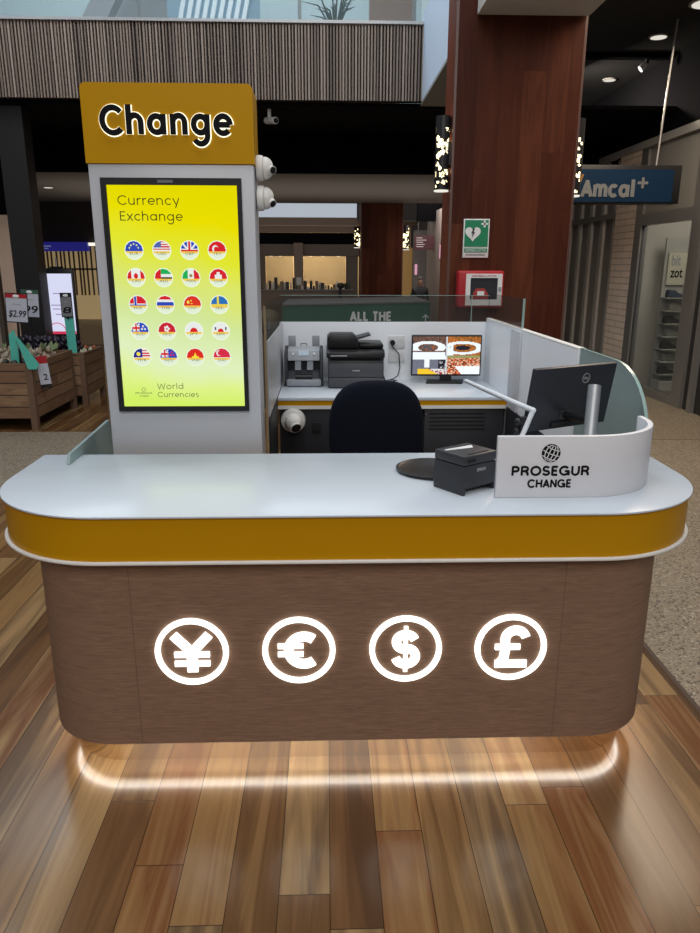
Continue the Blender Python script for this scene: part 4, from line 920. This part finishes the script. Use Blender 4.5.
# right aisle beyond: orange wall, pale wall, maroon sign, person
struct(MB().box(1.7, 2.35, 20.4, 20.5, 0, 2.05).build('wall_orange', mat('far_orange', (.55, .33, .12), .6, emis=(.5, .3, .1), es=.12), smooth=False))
struct(MB().box(2.35, 3.0, 20.2, 20.3, 0, 2.5).build('wall_grey_far', mat('far_grey', (.28, .26, .25), .6), smooth=False))
struct(MB().box(2.62, 2.74, 12.5, 19.5, 0, 2.85).build('wall_pale_far', mat('far_pale', (.42, .37, .33), .6), smooth=False))
o = (2.4, 18, 1.95); t = thing('hanging_sign', o, 'maroon directory sign hanging in the far aisle beside the big column', 'sign')
MB(o).box(2.115, 2.59, 18.0, 18.05, 1.955, 2.285).build('sign_board', M_maroon, t)
for z in (2.22, 2.17, 2.12, 2.07, 2.02): MB(o).box(2.16, 2.16+rnd.uniform(.12, .26), 17.994, 18.0, z, z+.014).build('text_line', M_txtw, t)
MB(o).cyl((2.2, 18.02, 2.28), (2.2, 18.02, 2.9), .008, n=6).cyl((2.52, 18.02, 2.28), (2.52, 18.02, 2.9), .008, n=6).build('hanging_rods', M_frame, t)
o = MB((2.45, 20.15, 1.1)).box(2.40, 2.46, 20.15, 20.1995, 1.35, 1.62).build('light_panel', emi('pink_light', (.9, .45, .6), .7)); tag(o, 'small pink glowing strip beside the distant person', 'light', 'pink glowing strips')
o = MB((2.6, 16.5, 1.6)).box(2.60, 2.618, 16.2, 17.2, 1.75, 2.05).build('light_panel', emi('pink_light', (.9, .45, .6), .7)); tag(o, 'pink glowing strip on the pale far wall under the maroon sign', 'light', 'pink glowing strips')
# the person, seated far away in dark clothes
def skin(name, verts, edges, radii, m, parent, sub=2):
    me = bpy.data.meshes.new(name); me.from_pydata(verts, edges, []); o = bpy.data.objects.new(name, me); COL.objects.link(o)
    md = o.modifiers.new('skin', 'SKIN'); me.materials.append(m)
    for i, r in enumerate(radii): me.skin_vertices[0].data[i].radius = r
    me.skin_vertices[0].data[0].use_root = True
    s = o.modifiers.new('sub', 'SUBSURF'); s.levels = 1; s.render_levels = sub
    if parent: o.parent = parent
    return o
o = (2.19, 17.3, 0); t = thing('person', o, 'person in dark clothes standing far away under the maroon sign', 'person')
# standing person of about 1.25 m eye line relative to the sloping walkway: child-sized figure
H = 1.31/1.72
V = [(0, 0, .93), (0, 0, 1.12), (0, 0, 1.34), (0, 0, 1.46), (0, -.01, 1.54), (0, -.01, 1.64), (.19, 0, 1.38), (.25, .0, 1.12), (.22, -.06, .90), (-.19, 0, 1.38), (-.25, 0, 1.12), (-.22, -.06, .90), (.09, 0, .88), (.10, -.01, .48), (.10, .02, .08), (.11, -.10, .04), (-.09, 0, .88), (-.10, -.02, .48), (-.10, .02, .08), (-.11, -.10, .04), (0, -.01, 1.70)]
Ed = [(0, 1), (1, 2), (2, 3), (3, 4), (4, 5), (5, 20), (2, 6), (6, 7), (7, 8), (2, 9), (9, 10), (10, 11), (0, 12), (12, 13), (13, 14), (14, 15), (0, 16), (16, 17), (17, 18), (18, 19)]
Rd = [(.15, .11), (.15, .11), (.17, .11), (.06, .06), (.075, .085), (.085, .10), (.075, .07), (.055, .055), (.04, .035), (.075, .07), (.055, .055), (.04, .035), (.10, .10), (.07, .07), (.045, .05), (.04, .035), (.10, .10), (.07, .07), (.045, .05), (.04, .035), (.05, .06)]
V = [(a*H, b*H, c*H) for a, b, c in V]; Rd = [(a*H, b*H) for a, b in Rd]
sk = bpy.data.materials.new('clothes_and_skin'); tt, bb = nodes(sk)
tcn = tt.nodes.new('ShaderNodeTexCoord'); spn = tt.nodes.new('ShaderNodeSeparateXYZ'); tt.links.new(tcn.outputs['Object'], spn.inputs[0])
mk = math_n(tt, 'GREATER_THAN', spn.outputs[2], 1.47*H); mxn = tt.nodes.new('ShaderNodeMix'); mxn.data_type = 'RGBA'
mxn.inputs[6].default_value = (.012, .014, .02, 1); mxn.inputs[7].default_value = (.32, .19, .14, 1); tt.links.new(mk, mxn.inputs[0]); tt.links.new(mxn.outputs[2], bb.inputs['Base Color'])
skin('body', V, Ed, Rd, sk, t)
MB().ball((0, .012*H, 1.685*H), .095*H, (.95, 1.05, .95), 14).build('hair', mat('grey_hair', (.10, .09, .085), .8), t)

# ------------------------------------------------------------------ left: column, shops, totem, crates
o = MB((-3.65, 9.2, 0)).box(-3.80, -3.50, 9.2, 9.45, 0, 3.36).build('dark_column', mat('dark_cladding', (.012, .010, .009), .4)); tag(o, 'dark square column behind the produce crates at far left', 'column')
o = MB((-4.0, 10.45, 0)).box(-4.04, -3.94, 10.4, 10.5, 0, 2.3).build('narrow_post', mat('post_brown', (.10, .075, .06), .5)); tag(o, 'thin brown post beside the dark square column', 'post')
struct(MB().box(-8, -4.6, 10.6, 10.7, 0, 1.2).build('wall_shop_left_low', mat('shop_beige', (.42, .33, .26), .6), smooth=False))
struct(MB().box(-8, -4.6, 11.2, 11.3, 0, 2.9).build('wall_shop_left', mat('shop_beige_lit', (.55, .42, .33), .6, emis=(.5, .36, .27), es=.22), smooth=False))  # shop lighting on this wall is put in as emission
for xx in (-4.62, -5.1): struct(MB().box(xx, xx+.06, 10.5, 10.6, 0, 2.9).build('trim_9', mat('post_brown', (.10, .075, .06), .5), smooth=False))
struct(MB().box(-8, -4.05, 10.5, 10.62, 2.25, 2.9).build('wall_shop_left_header', M_blackceil, smooth=False))
struct(MB().box(-8, -1.5, 16.6, 16.8, 1.98, 2.9).build('wall_far_left_header', mat('dark_header', (.022, .019, .018), .7), smooth=False))
# warm slatted shop interior
f = MB((-5.4, 17.5, 0)); f.box(-7.2, -2.5, 17.6, 17.65, 0, 2.2)
x = -7.2
while x < -2.5: f.mat(1); f.box(x, x+.035, 17.57, 17.6, .9, 2.1); x += .09+rnd.uniform(-.02, .03)
f.mat(2); f.box(-7.2, -2.5, 17.55, 17.6, 1.47, 1.51)
struct(f.build('wall_slatted_shop', [mat('blind_back', (.55, .42, .22), .7, emis=(.55, .40, .2), es=.38), mat('blind_slat', (.20, .14, .08), .7), mat('blind_rail', (.06, .05, .04), .7)], smooth=False))
struct(MB().box(-7.2, -2.5, 15.2, 17.5, .0, .35).build('wall_low_cream', mat('cream_floor', (.48, .38, .25), .6), smooth=False))
o = (-5.8, 16.9, 2.0); t = thing('shop_fascia_sign', o, 'dark blue illuminated shop sign above the warm window at left', 'sign')
MB(o).box(-6.30, -5.15, 16.4, 16.58, 1.87, 2.06).build('sign_board', mat('navy_sign', (.01, .012, .10), .5, emis=(.02, .02, .25), es=.5), t)
text_mb('Feature', -6.22, -5.90, 1.93, 2.0, 16.4, .004, 0, o).build('lettering', mat('pale_blue_text', (.3, .35, .6), .5, emis=(.3, .35, .7), es=.3), t) if False else MB(o).box(-6.22, -5.92, 16.396, 16.4, 1.96, 1.985).box(-6.22, -5.98, 16.396, 16.4, 1.915, 1.935).build('text_lines', mat('pale_blue_text', (.3, .35, .6), .5, emis=(.3, .35, .7), es=.3), t)
for xx, lb in ((-6.60, 'small white strip light left of the dark blue sign'), (-5.0, 'small white strip light right of the dark blue sign')):
    o = MB((xx, 16.5, 2.0)).box(xx-.17, xx+.17, 16.50, 16.5995, 1.985, 2.05).build('strip_light', emi('strip_white', (1, .93, .8), 1.1)); tag(o, lb, 'light', 'strip lights by the blue sign')
# two far-left downlights
def downlight(x, y, z, r, lb, grp='ceiling downlights', strength=None):
    o = (x, y, z); t = thing('ceiling_downlight', o, lb, 'lamp', grp)
    MB(o).lathe([(r, 0), (r, -.012), (r*.85, -.014), (r*.8, -.002)], o, n=24).build('trim_ring', M_soffit, t)
    MB(o).cyl((x, y, z-.0145), (x, y, z-.017), r*.84, n=24).build('diffuser', M_down, t)
downlight(-4.85, 13.6, 2.9, .09, 'round downlight in the grey ceiling at the far left')
downlight(3.62, 8.67, 4.0, .10, 'round downlight in the dark ceiling, second nearest on the right', 'dark ceiling downlights')
downlight(3.80, 10.55, 4.0, .09, 'round downlight in the dark ceiling, farthest one right of the column', 'dark ceiling downlights')
downlight(3.62, 7.62, 4.0, .17, 'large round downlight at the top right corner of the photo', 'dark ceiling downlights')
o = (3.80, 9.36, 3.95); t = thing('ceiling_spotlight', o, 'small bright tilted spotlight on the dark ceiling beam', 'lamp')
MB(o).cyl((3.80, 9.36, 3.949), (3.80, 9.36, 3.90), .02, n=12).build('stem', M_black, t)
MB(o).lathe([(.02, 0), (.04, .05), (.042, .09)], (3.80, 9.36, 3.90), (-.75, .1, -.65), 20).build('shade', M_txtw, t)
MB(o).cyl(Vector((3.80, 9.36, 3.90))+Vector((-.75, .1, -.65)).normalized()*.089, Vector((3.80, 9.36, 3.90))+Vector((-.75, .1, -.65)).normalized()*.093, .038, n=20).build('lamp_face', emi('spot_face', (1, .97, .9), 2.0), t)
# small CCTV camera under balcony
o = (-.63, 9.3, 3.36); t = thing('bullet_camera', o, 'small white bullet camera under the dark balcony, right of the sign', 'camera')
MB(o).cyl((-.66, 9.3, 3.3599), (-.66, 9.3, 3.26), .022, n=12).build('bracket', M_camw, t)
MB(o).cyl((-.70, 9.38, 3.25), (-.58, 9.20, 3.22), .038, n=16).build('housing', M_camw, t)
MB(o).cyl((-.58, 9.20, 3.22), (-.574, 9.191, 3.219), .030, n=16).build('lens', M_slot, t)

# digital poster totem
o = (-3.53, 9.9, 0); t = thing('digital_poster_stand', o, 'black digital poster stand with a bright white screen behind the crates', 'display', rz=radians(1))
MB().box(-.21, .21, -.03, .03, 0, 1.54).build('casing', M_black, t, bevel=.008)
MB().box(-.185, .185, -.034, -.03, .70, 1.48).build('screen', emi('poster_white', (.72, .74, .95), .95), t)
MB().box(-.185, .185, -.036, -.034, .70, .735).build('red_stripe', emi('poster_red', (.75, .05, .12), .8), t)
MB().strip(arc(-.06, .735, .11, 0, 180, 16), .010, 'y', -.036, -.034).build('red_arc', emi('poster_red', (.75, .05, .12), .8), t)
for z, w in ((1.22, .14), (1.07, .22), (1.02, .18), (.95, .12)): MB().box(-w/2, w/2, -.036, -.034, z, z+.014).build('text_line', emi('poster_text', (.45, .35, .6), .8), t)
MB().box(-.08, .08, -.02, .02, 1.54, 1.57).build('top_bracket', M_black, t)
MB().cyl((0, 0, 1.57), (0, 0, 1.68), .012, n=8).build('finial', M_steel, t)

# timber produce crates
def crate(x0, x1, y0, y1, h, label):
    o = (x0, y0, 0); t = thing('produce_crate', o, label, 'crate', 'timber produce crates')
    MB(o).box(x0+.06, x1-.06, y0, y0+.025, .12, h).build('front_panel', M_crate, t)
    MB(o).box(x0, x1, y1-.025, y1, .12, h).build('rear_panel', M_crate, t)
    MB(o).box(x1-.025, x1, y0+.06, y1-.06, .12, h).build('side_panel', M_crates, t)
    MB(o).box(x0, x0+.025, y0, y1, .12, h).build('side_panel', M_crates, t)
    m_ = mat('post_wood', (.15, .085, .05), .8, var=.3, scale=25)
    for px, py in ((x1-.06, y0-.002), (x1-.06, y1-.06), (x0, y0-.002)):
        MB(o).box(px, px+.062, py, py+.062, .0, h+.002).build('corner_post', m_, t)
    MB(o).box(x0+.03, x1-.03, y0+.03, y1-.03, h-.07, h-.05).build('false_floor', m_, t)
crate(-4.6, -2.885, 7.12, 8.30, .665, 'slatted timber produce crate, nearer one at the left edge')
crate(-4.3, -2.80, 8.42, 9.15, .615, 'slatted timber produce crate, farther one behind the first')
def heap(n, mb_fn, mats, area_, zf, name, label, cat, grp, seed):
    r_ = random.Random(seed); protos = []
    for m_ in mats:
        p = mb_fn().build(name, m_, loc=(0, 0, 0)); protos.append(p); tag(p, label, cat, grp)
    used = set()
    pts = []
    tries = 0
    while len(pts) < n and tries < 6000:
        tries += 1
        x = r_.uniform(area_[0], area_[1]); y = r_.uniform(area_[2], area_[3])
        if all((x-a)**2+(y-b)**2 > area_[4]**2 for a, b in pts): pts.append((x, y))
    for i, (x, y) in enumerate(pts):
        k = i % len(protos)
        if k not in used: ob = protos[k]; used.add(k)
        else: ob = protos[k].copy(); COL.objects.link(ob)
        ob.location = (x, y, zf(x, y)); ob.rotation_euler = (r_.uniform(-.5, .5), r_.uniform(-.5, .5), r_.uniform(0, 6.28)); s = r_.uniform(.85, 1.15); ob.scale = (s, s, s)
def avo(): return MB().lathe([(.003, -.034), (.018, -.031), (.030, -.014), (.031, .006), (.022, .024), (.010, .034), (.003, .037)], (0, 0, 0), n=12)
def bulb(): return MB().lathe([(.006, -.026), (.020, -.022), (.027, -.004), (.023, .012), (.010, .022), (.004, .036)], (0, 0, 0), n=10)
def leafy():
    m = MB()
    for i in range(12):
        a = rnd.uniform(0, 6.28); r = rnd.uniform(.03, .06)
        m.prism([(0, -.01), (r*.6*cos(a)-.02, .04), (r*cos(a), .07+rnd.uniform(0, .04)), (r*.6*cos(a)+.03, .02)], 'y', r*.6*sin(a)-.003, r*.6*sin(a)+.003)
    return m
heap(110, avo, [mat('avocado_dark', (.012, .010, .018), .35), mat('eggplant', (.022, .012, .03), .3)], (-3.75, -2.98, 8.52, 9.05, .074), lambda x, y: .608, 'dark_fruit', 'dark purple-black fruit heaped in the farther crate', 'fruit', 'dark fruit in the farther crate', 2)
heap(45, avo, [mat('avocado_dark', (.012, .010, .018), .35), mat('eggplant', (.022, .012, .03), .3)], (-3.66, -3.06, 8.58, 8.98, .080), lambda x, y: .736, 'dark_fruit', 'dark purple-black fruit heaped in the farther crate', 'fruit', 'dark fruit in the farther crate', 22)
heap(60, avo, [mat('avocado_dark', (.012, .010, .018), .35), mat('eggplant', (.022, .012, .03), .3)], (-3.70, -3.02, 8.55, 9.0, .078), lambda x, y: .674, 'dark_fruit', 'dark purple-black fruit heaped in the farther crate', 'fruit', 'dark fruit in the farther crate', 12)
heap(80, bulb, [mat('garlic', (.38, .32, .24), .6), mat('garlic_b', (.30, .22, .15), .6)], (-3.75, -2.96, 7.45, 8.2, .064), lambda x, y: .645, 'garlic_bulb', 'pale garlic bulb heaped in the nearer crate', 'vegetable', 'garlic bulbs in the nearer crate', 3)
heap(50, bulb, [mat('garlic', (.38, .32, .24), .6), mat('garlic_b', (.30, .22, .15), .6)], (-3.7, -3.0, 7.5, 8.15, .068), lambda x, y: .70, 'garlic_bulb', 'pale garlic bulb heaped in the nearer crate', 'vegetable', 'garlic bulbs in the nearer crate', 13)
heap(30, avo, [mat('dark_veg', (.02, .022, .016), .5)], (-3.9, -2.97, 7.20, 7.38, .076), lambda x, y: .652, 'dark_vegetable', 'dark vegetable along the front of the nearer crate', 'vegetable', 'dark vegetables in the nearer crate', 4)
heap(9, leafy, [mat('pale_green_leaf', (.20, .27, .12), .7)], (-3.85, -3.05, 8.24, 8.27, .085), lambda x, y: .66, 'leafy_green', 'pale green leafy bunch behind the price cards', 'vegetable', 'leafy bunches', 5)
heap(4, bulb, [mat('cauliflower', (.50, .48, .36), .8)], (-2.92, -2.86, 8.52, 9.0, .07), lambda x, y: .60, 'pale_vegetable', 'pale vegetable at the right corner of the farther crate', 'vegetable', 'pale vegetables', 6)
heap(14, bulb, [mat('orange_veg', (.36, .10, .03), .5)], (-3.75, -2.86, 9.08, 9.10, .056), lambda x, y: .61, 'orange_vegetable', 'orange-red vegetable at the back of the farther crate', 'vegetable', 'orange vegetables', 7)
heap(10, bulb, [mat('red_veg', (.45, .02, .02), .4)], (-4.15, -3.80, 7.6, 8.2, .075), lambda x, y: .645, 'red_vegetable', 'bright red vegetable at the left edge of the nearer crate', 'vegetable', 'red vegetables', 9)
struct(MB().box(-3.3, -2.6, 10.9, 11.0, 0, .78).build('wall_low_timber', mat('low_timber', (.20, .13, .075), .6), smooth=False))
# price cards
M_card = mat('card_white', (.50, .52, .60), .5)
def card(cx, y, z0, w, h, head, txt, label, rz=0, tilt=0, fz0=.62, fz1=.90, body=M_card):
    o = (cx, y, .6); t = thing('price_card', o, label, 'price card', 'price cards')
    t.rotation_euler = (0, tilt, rz)
    def l(z): return z-.6
    MB().box(-w/2-.008, w/2+.008, .001, .006, l(z0-.01), l(z0+h+.01)).build('card_holder', M_black, t)
    MB().box(-w/2, w/2, -.002, .001, l(z0), l(z0+h)).build('card_face', body, t)
    if head: MB().box(-w/2, w/2, -.004, -.002, l(z0+h*.86), l(z0+h)).build('card_header', head, t)
    if head: MB().ball((0, -.006, l(z0+h*.92)), .02, (1.6, .15, .8)).build('header_badge', M_txtw, t)
    MB().box(-w*.22, w*.22, -.0035, -.002, l(z0+h*.62), l(z0+h*.65)).build('text_line', M_txtg, t)
    if txt: text_mb(txt, -w*.40, w*.42, l(z0+h*.14), l(z0+h*.42), 0, .002, .01, frame=lambda X, Z, D: (X+(Z-l(z0))*.18-.01, -.002-D, Z)).build('price_lettering', M_txt, t)
    MB().box(-.012, .012, .006, .012, l(fz0), l(z0+.02)).build('stake', M_black, t)
card(-3.052, 7.28, 1.055, .20, .265, M_red, '$2.99', 'white price card reading $2.99 with red top on the nearer crate', tilt=radians(3))
card(-3.165, 7.9, 1.06, .18, .28, mat('card_green', (.03, .10, .06), .5), '99', 'white price card partly hidden behind the $2.99 card', tilt=radians(3))
card(-2.985, 8.56, 1.02, .115, .255, M_black, '8', 'narrow grey price card on a teal strip in front of the poster screen', body=mat('card_grey', (.20, .20, .21), .5), fz0=.99)
def teal(pts, y0, y1, label):
    m = MB((pts[0][0], y0, pts[0][1])); m.prism(pts, 'y', y0, y1); tag(m.build('teal_strip', M_teal), label, 'strip', 'teal strips')
teal([(-3.02, .585), (-2.92, .585), (-2.925, 1.01), (-3.03, 1.01)], 8.575, 8.585, 'teal plastic strip standing under the narrow grey price card')
teal([(-3.145, .64), (-3.055, .64), (-3.081, .98), (-3.14, .93)], 7.30, 7.31, 'teal plastic strip hanging upright below the $2.99 card')
teal([(-3.01, .965), (-2.955, .89), (-2.80, .66), (-2.83, .61), (-2.91, .61)], 7.108, 7.117, 'teal plastic strip slanting down across the corner of the nearer crate')
o = (-2.80, 7.3, .43); t = thing('price_tag', o, 'long narrow white price tag with red top hanging on the nearer crate', 'price tag')
t.rotation_euler = (0, radians(-5), radians(12)); t.location = (-2.822, 7.3, .40)
MB().box(-.052, .052, -.003, 0, 0, .32).build('tag_face', M_card, t)
MB().box(-.052, .052, -.005, -.003, .245, .32).build('tag_header', M_red, t)
MB().box(-.052, .052, -.005, -.003, 0, .035).build('tag_footer', M_black, t)
MB().box(-.075, -.03, 0, .004, .28, .30).build('tag_clip', M_black, t)
text_mb('2', -.01, .03, .08, .14, 0, .002, .01, frame=lambda X, Z, D: (X, -.003-D, Z)).build('price_lettering', M_txt, t)
# potted plant by the warm shop
o = (-3.6, 13.2, 0); t = thing('potted_plant', o, 'tall dark leafy plant in a brown pot beside the totem left edge', 'plant')
MB(o).lathe([(.15, 0), (.24, .45), (.26, .75), (.23, .76)], o, n=20).build('pot', mat('pot_brown', (.07, .04, .03), .6), t)
m = MB(o)
for i in range(70):
    a = rnd.uniform(0, 6.28); r = rnd.uniform(.02, .34); z = rnd.uniform(.8, 1.75); x, y = -3.6+r*cos(a), 13.2+r*sin(a)
    s = rnd.uniform(.03, .07); b_ = rnd.uniform(-.06, .06)
    m.add([(x-s, y, z), (x, y-s*.6, z+b_), (x+s, y, z+.03), (x, y+s*.6, z+s)], [(0, 1, 2, 3)])
for i in range(6): m.tube([(-3.6, 13.2, .7), (-3.6+rnd.uniform(-.15, .15), 13.2, 1.2), (-3.6+rnd.uniform(-.3, .3), 13.2, 1.6)], .01, 5)
m.build('foliage', mat('dim_leaf', (.05, .06, .035), .7), t)

# ------------------------------------------------------------------ right: hanging sign and shopfronts
o = (3.15, 8.0, 2.24); t = thing('pharmacy_sign', o, 'blue hanging box sign with grey letters right of the column', 'sign')
MB(o).box(2.54, 3.74, 8.0, 8.22, 2.235, 2.615).build('sign_box', M_black, t, bevel=.008)
MB(o).box(2.56, 3.655, 7.99, 8.0, 2.250, 2.570).build('blue_face', M_blue, t)
word_mb('Amcal', 2.69, 3.245, 2.300, .118, 7.984, 7.99, .039, o, .26).build('lettering', mat('amcal_grey', (.15, .155, .16), .5), t)
MB(o).box(3.275, 3.385, 7.984, 7.99, 2.425, 2.452).box(3.317, 3.343, 7.9835, 7.99, 2.385, 2.492).build('plus_mark', mat('amcal_grey', (.15, .155, .16)), t)
MB(o).prism([(2.575, 2.27), (2.61, 2.27), (2.70, 2.52), (2.60, 2.52), (2.59, 2.47), (2.645, 2.47)], 'y', 7.984, 7.99).build('orange_emblem', mat('amcal_orange', (.28, .12, .02), .5), t)
MB(o).cyl((3.50, 8.1, 2.61), (3.56, 8.1, 3.999), .011, n=10).build('hanging_rod', M_frame, t)

# green exit light sliver
o = MB((2.20, 7.45, 1.75)).box(2.37, 2.42, 8.4, 8.46, 1.85, 2.15).box(2.39, 2.40, 8.42, 8.43, 2.15, 3.999).build('exit_strip', mat('dim_green', (.01, .12, .04), .5, emis=(0, .2, .05), es=.3)); tag(o, 'dim green vertical sign at the right edge of the big column', 'sign')

SX = 4.1
o = MB((SX, 10.2, 0)).box(SX-.02, SX+.5, 9.90, 10.60, 0, 3.04).build('brick_pillar', M_brick); tag(o, 'pale brick pillar between the shop windows on the right', 'pillar')
# shoe shop window: frame + glass + interior
struct(MB().box(SX, SX+.03, 8.35, 9.70, .10, 2.10).build('window_6', M_glass, smooth=False))
m = MB((SX, 8.8, 0)); m.box(SX-.02, SX+.07, 9.70, 9.90, 0, 3.04).box(SX-.02, SX+.07, 8.12, 8.35, 0, 3.04).box(SX-.02, SX+.07, 8.35, 9.70, 2.10, 2.24).box(SX-.02, SX+.07, 8.35, 9.70, 0, .10)
struct(m.build('trim_10', M_frame, smooth=False))
struct(MB().box(SX+.01, SX+.06, 3.5, 9.70, 2.24, 3.04).build('wall_right_upper', mat('grey_panel', (.26, .245, .22), .5), smooth=False))
struct(MB().box(5.6, 5.7, 7.2, 12, 0, 3.04).build('wall_shoe_shop_back', M_plaster, smooth=False))
struct(MB().box(SX+.08, 5.6, 9.80, 9.88, 0, 3.04).build('wall_shoe_shop_side', M_plaster, smooth=False))
struct(MB().box(SX+.06, 5.6, 7.0, 9.79, 2.9, 3.0).build('ceiling', M_plaster, smooth=False))
area('shoe_shop_light', (4.8, 8.7, 2.85), (4.8, 9.2, 0), .9, 1.6, 32, (1, .92, .78))
o = (4.55, 9.5, 0); t = thing('shoe_rack', o, 'white shoe display rack inside the right shop window', 'rack')
MB(o).box(4.40, 4.70, 9.60, 9.63, .12, 1.95).build('back_panel', mat('rack_white', (.42, .42, .38), .6), t)
for k in range(7): MB(o).box(4.40, 4.70, 9.38, 9.60, .20+k*.165, .212+k*.165).build('shelf', mat('rack_white', (.42, .42, .38), .6), t)
MB(o).box(4.44, 4.68, 9.575, 9.60, 1.36, 1.76).build('poster', mat('poster_bg', (.62, .60, .48), .5), t)
text_mb('bit', 4.48, 4.60, 1.60, 1.74, 9.575, .003, .02, o).build('lettering', M_txtg, t)
text_mb('zot', 4.48, 4.64, 1.45, 1.56, 9.575, .003, .02, o).build('lettering', M_txt, t)
MB(o).box(4.40, 4.70, 9.36, 9.62, .0, .12).build('plinth', mat('rack_white', (.42, .42, .38), .6), t)
def shoe():
    m = MB(); pr = [(-.12, 0), (.12, 0), (.125, .02), (.09, .045), (.03, .06), (-.02, .095), (-.11, .10), (-.125, .05)]
    m.prism(pr, 'y', -.038, .038); return m
shm = [mat('shoe_black', (.02, .02, .022), .5), mat('shoe_grey', (.25, .24, .22), .5), mat('shoe_blue', (.03, .05, .09), .5)]
kk_ = 0
for k in range(7):
    for dx in ((4.55,)):
        s = shoe().build('shoe', shm[(k) % 2 if k != 6 else 2], bevel=.012, loc=(dx+(.02 if k % 2 else -.02), 9.49, .2125+k*.165), rz=.25)
        pos = ['bottom', 'second lowest', 'third lowest', 'middle', 'fifth', 'sixth', 'top'][k]
        tag(s, '%s shoe on the %s shelf of the white rack%s' % (('black', 'grey')[k % 2] if k != 6 else 'blue', pos, '' if k % 2 == 0 else (', left one' if dx < 4.8 else ', right one')), 'shoe', 'shoes on the rack')
# dark doorway to the right of the shop window
struct(MB().box(SX+.02, SX+.06, 3.5, 8.11, 0, 2.24).build('door_1', mat('dark_door', (.012, .012, .012), .25), smooth=False))
struct(MB().box(SX-.03, SX+.02, 7.85, 7.93, 0, 2.24).build('trim_11', M_frame, smooth=False))
# folding grille shopfront beyond the brick pillar
f = MB((SX, 12, 0)); f.box(SX+.3, SX+.34, 10.62, 17, 0, 3.04); f.mat(1)
for i in range(26):
    y = 10.65+i*.25; f.box(SX+.02+(i % 2)*.06, SX+.06+(i % 2)*.06, y, y+.05, 0, 3.04)
struct(f.build('wall_folding_shutter', [mat('shutter_back', (.42, .39, .36), .4), mat('shutter_bar', (.50, .47, .44), .4, .1)], smooth=False))
struct(MB().box(SX-.01, SX+.29, 10.62, 17, 2.25, 2.32).build('trim_12', M_frame, smooth=False))
struct(MB().box(2.16, 8, 18, 18.1, 2.6, 4.1).build('wall_right_end', M_blackceil, smooth=False))
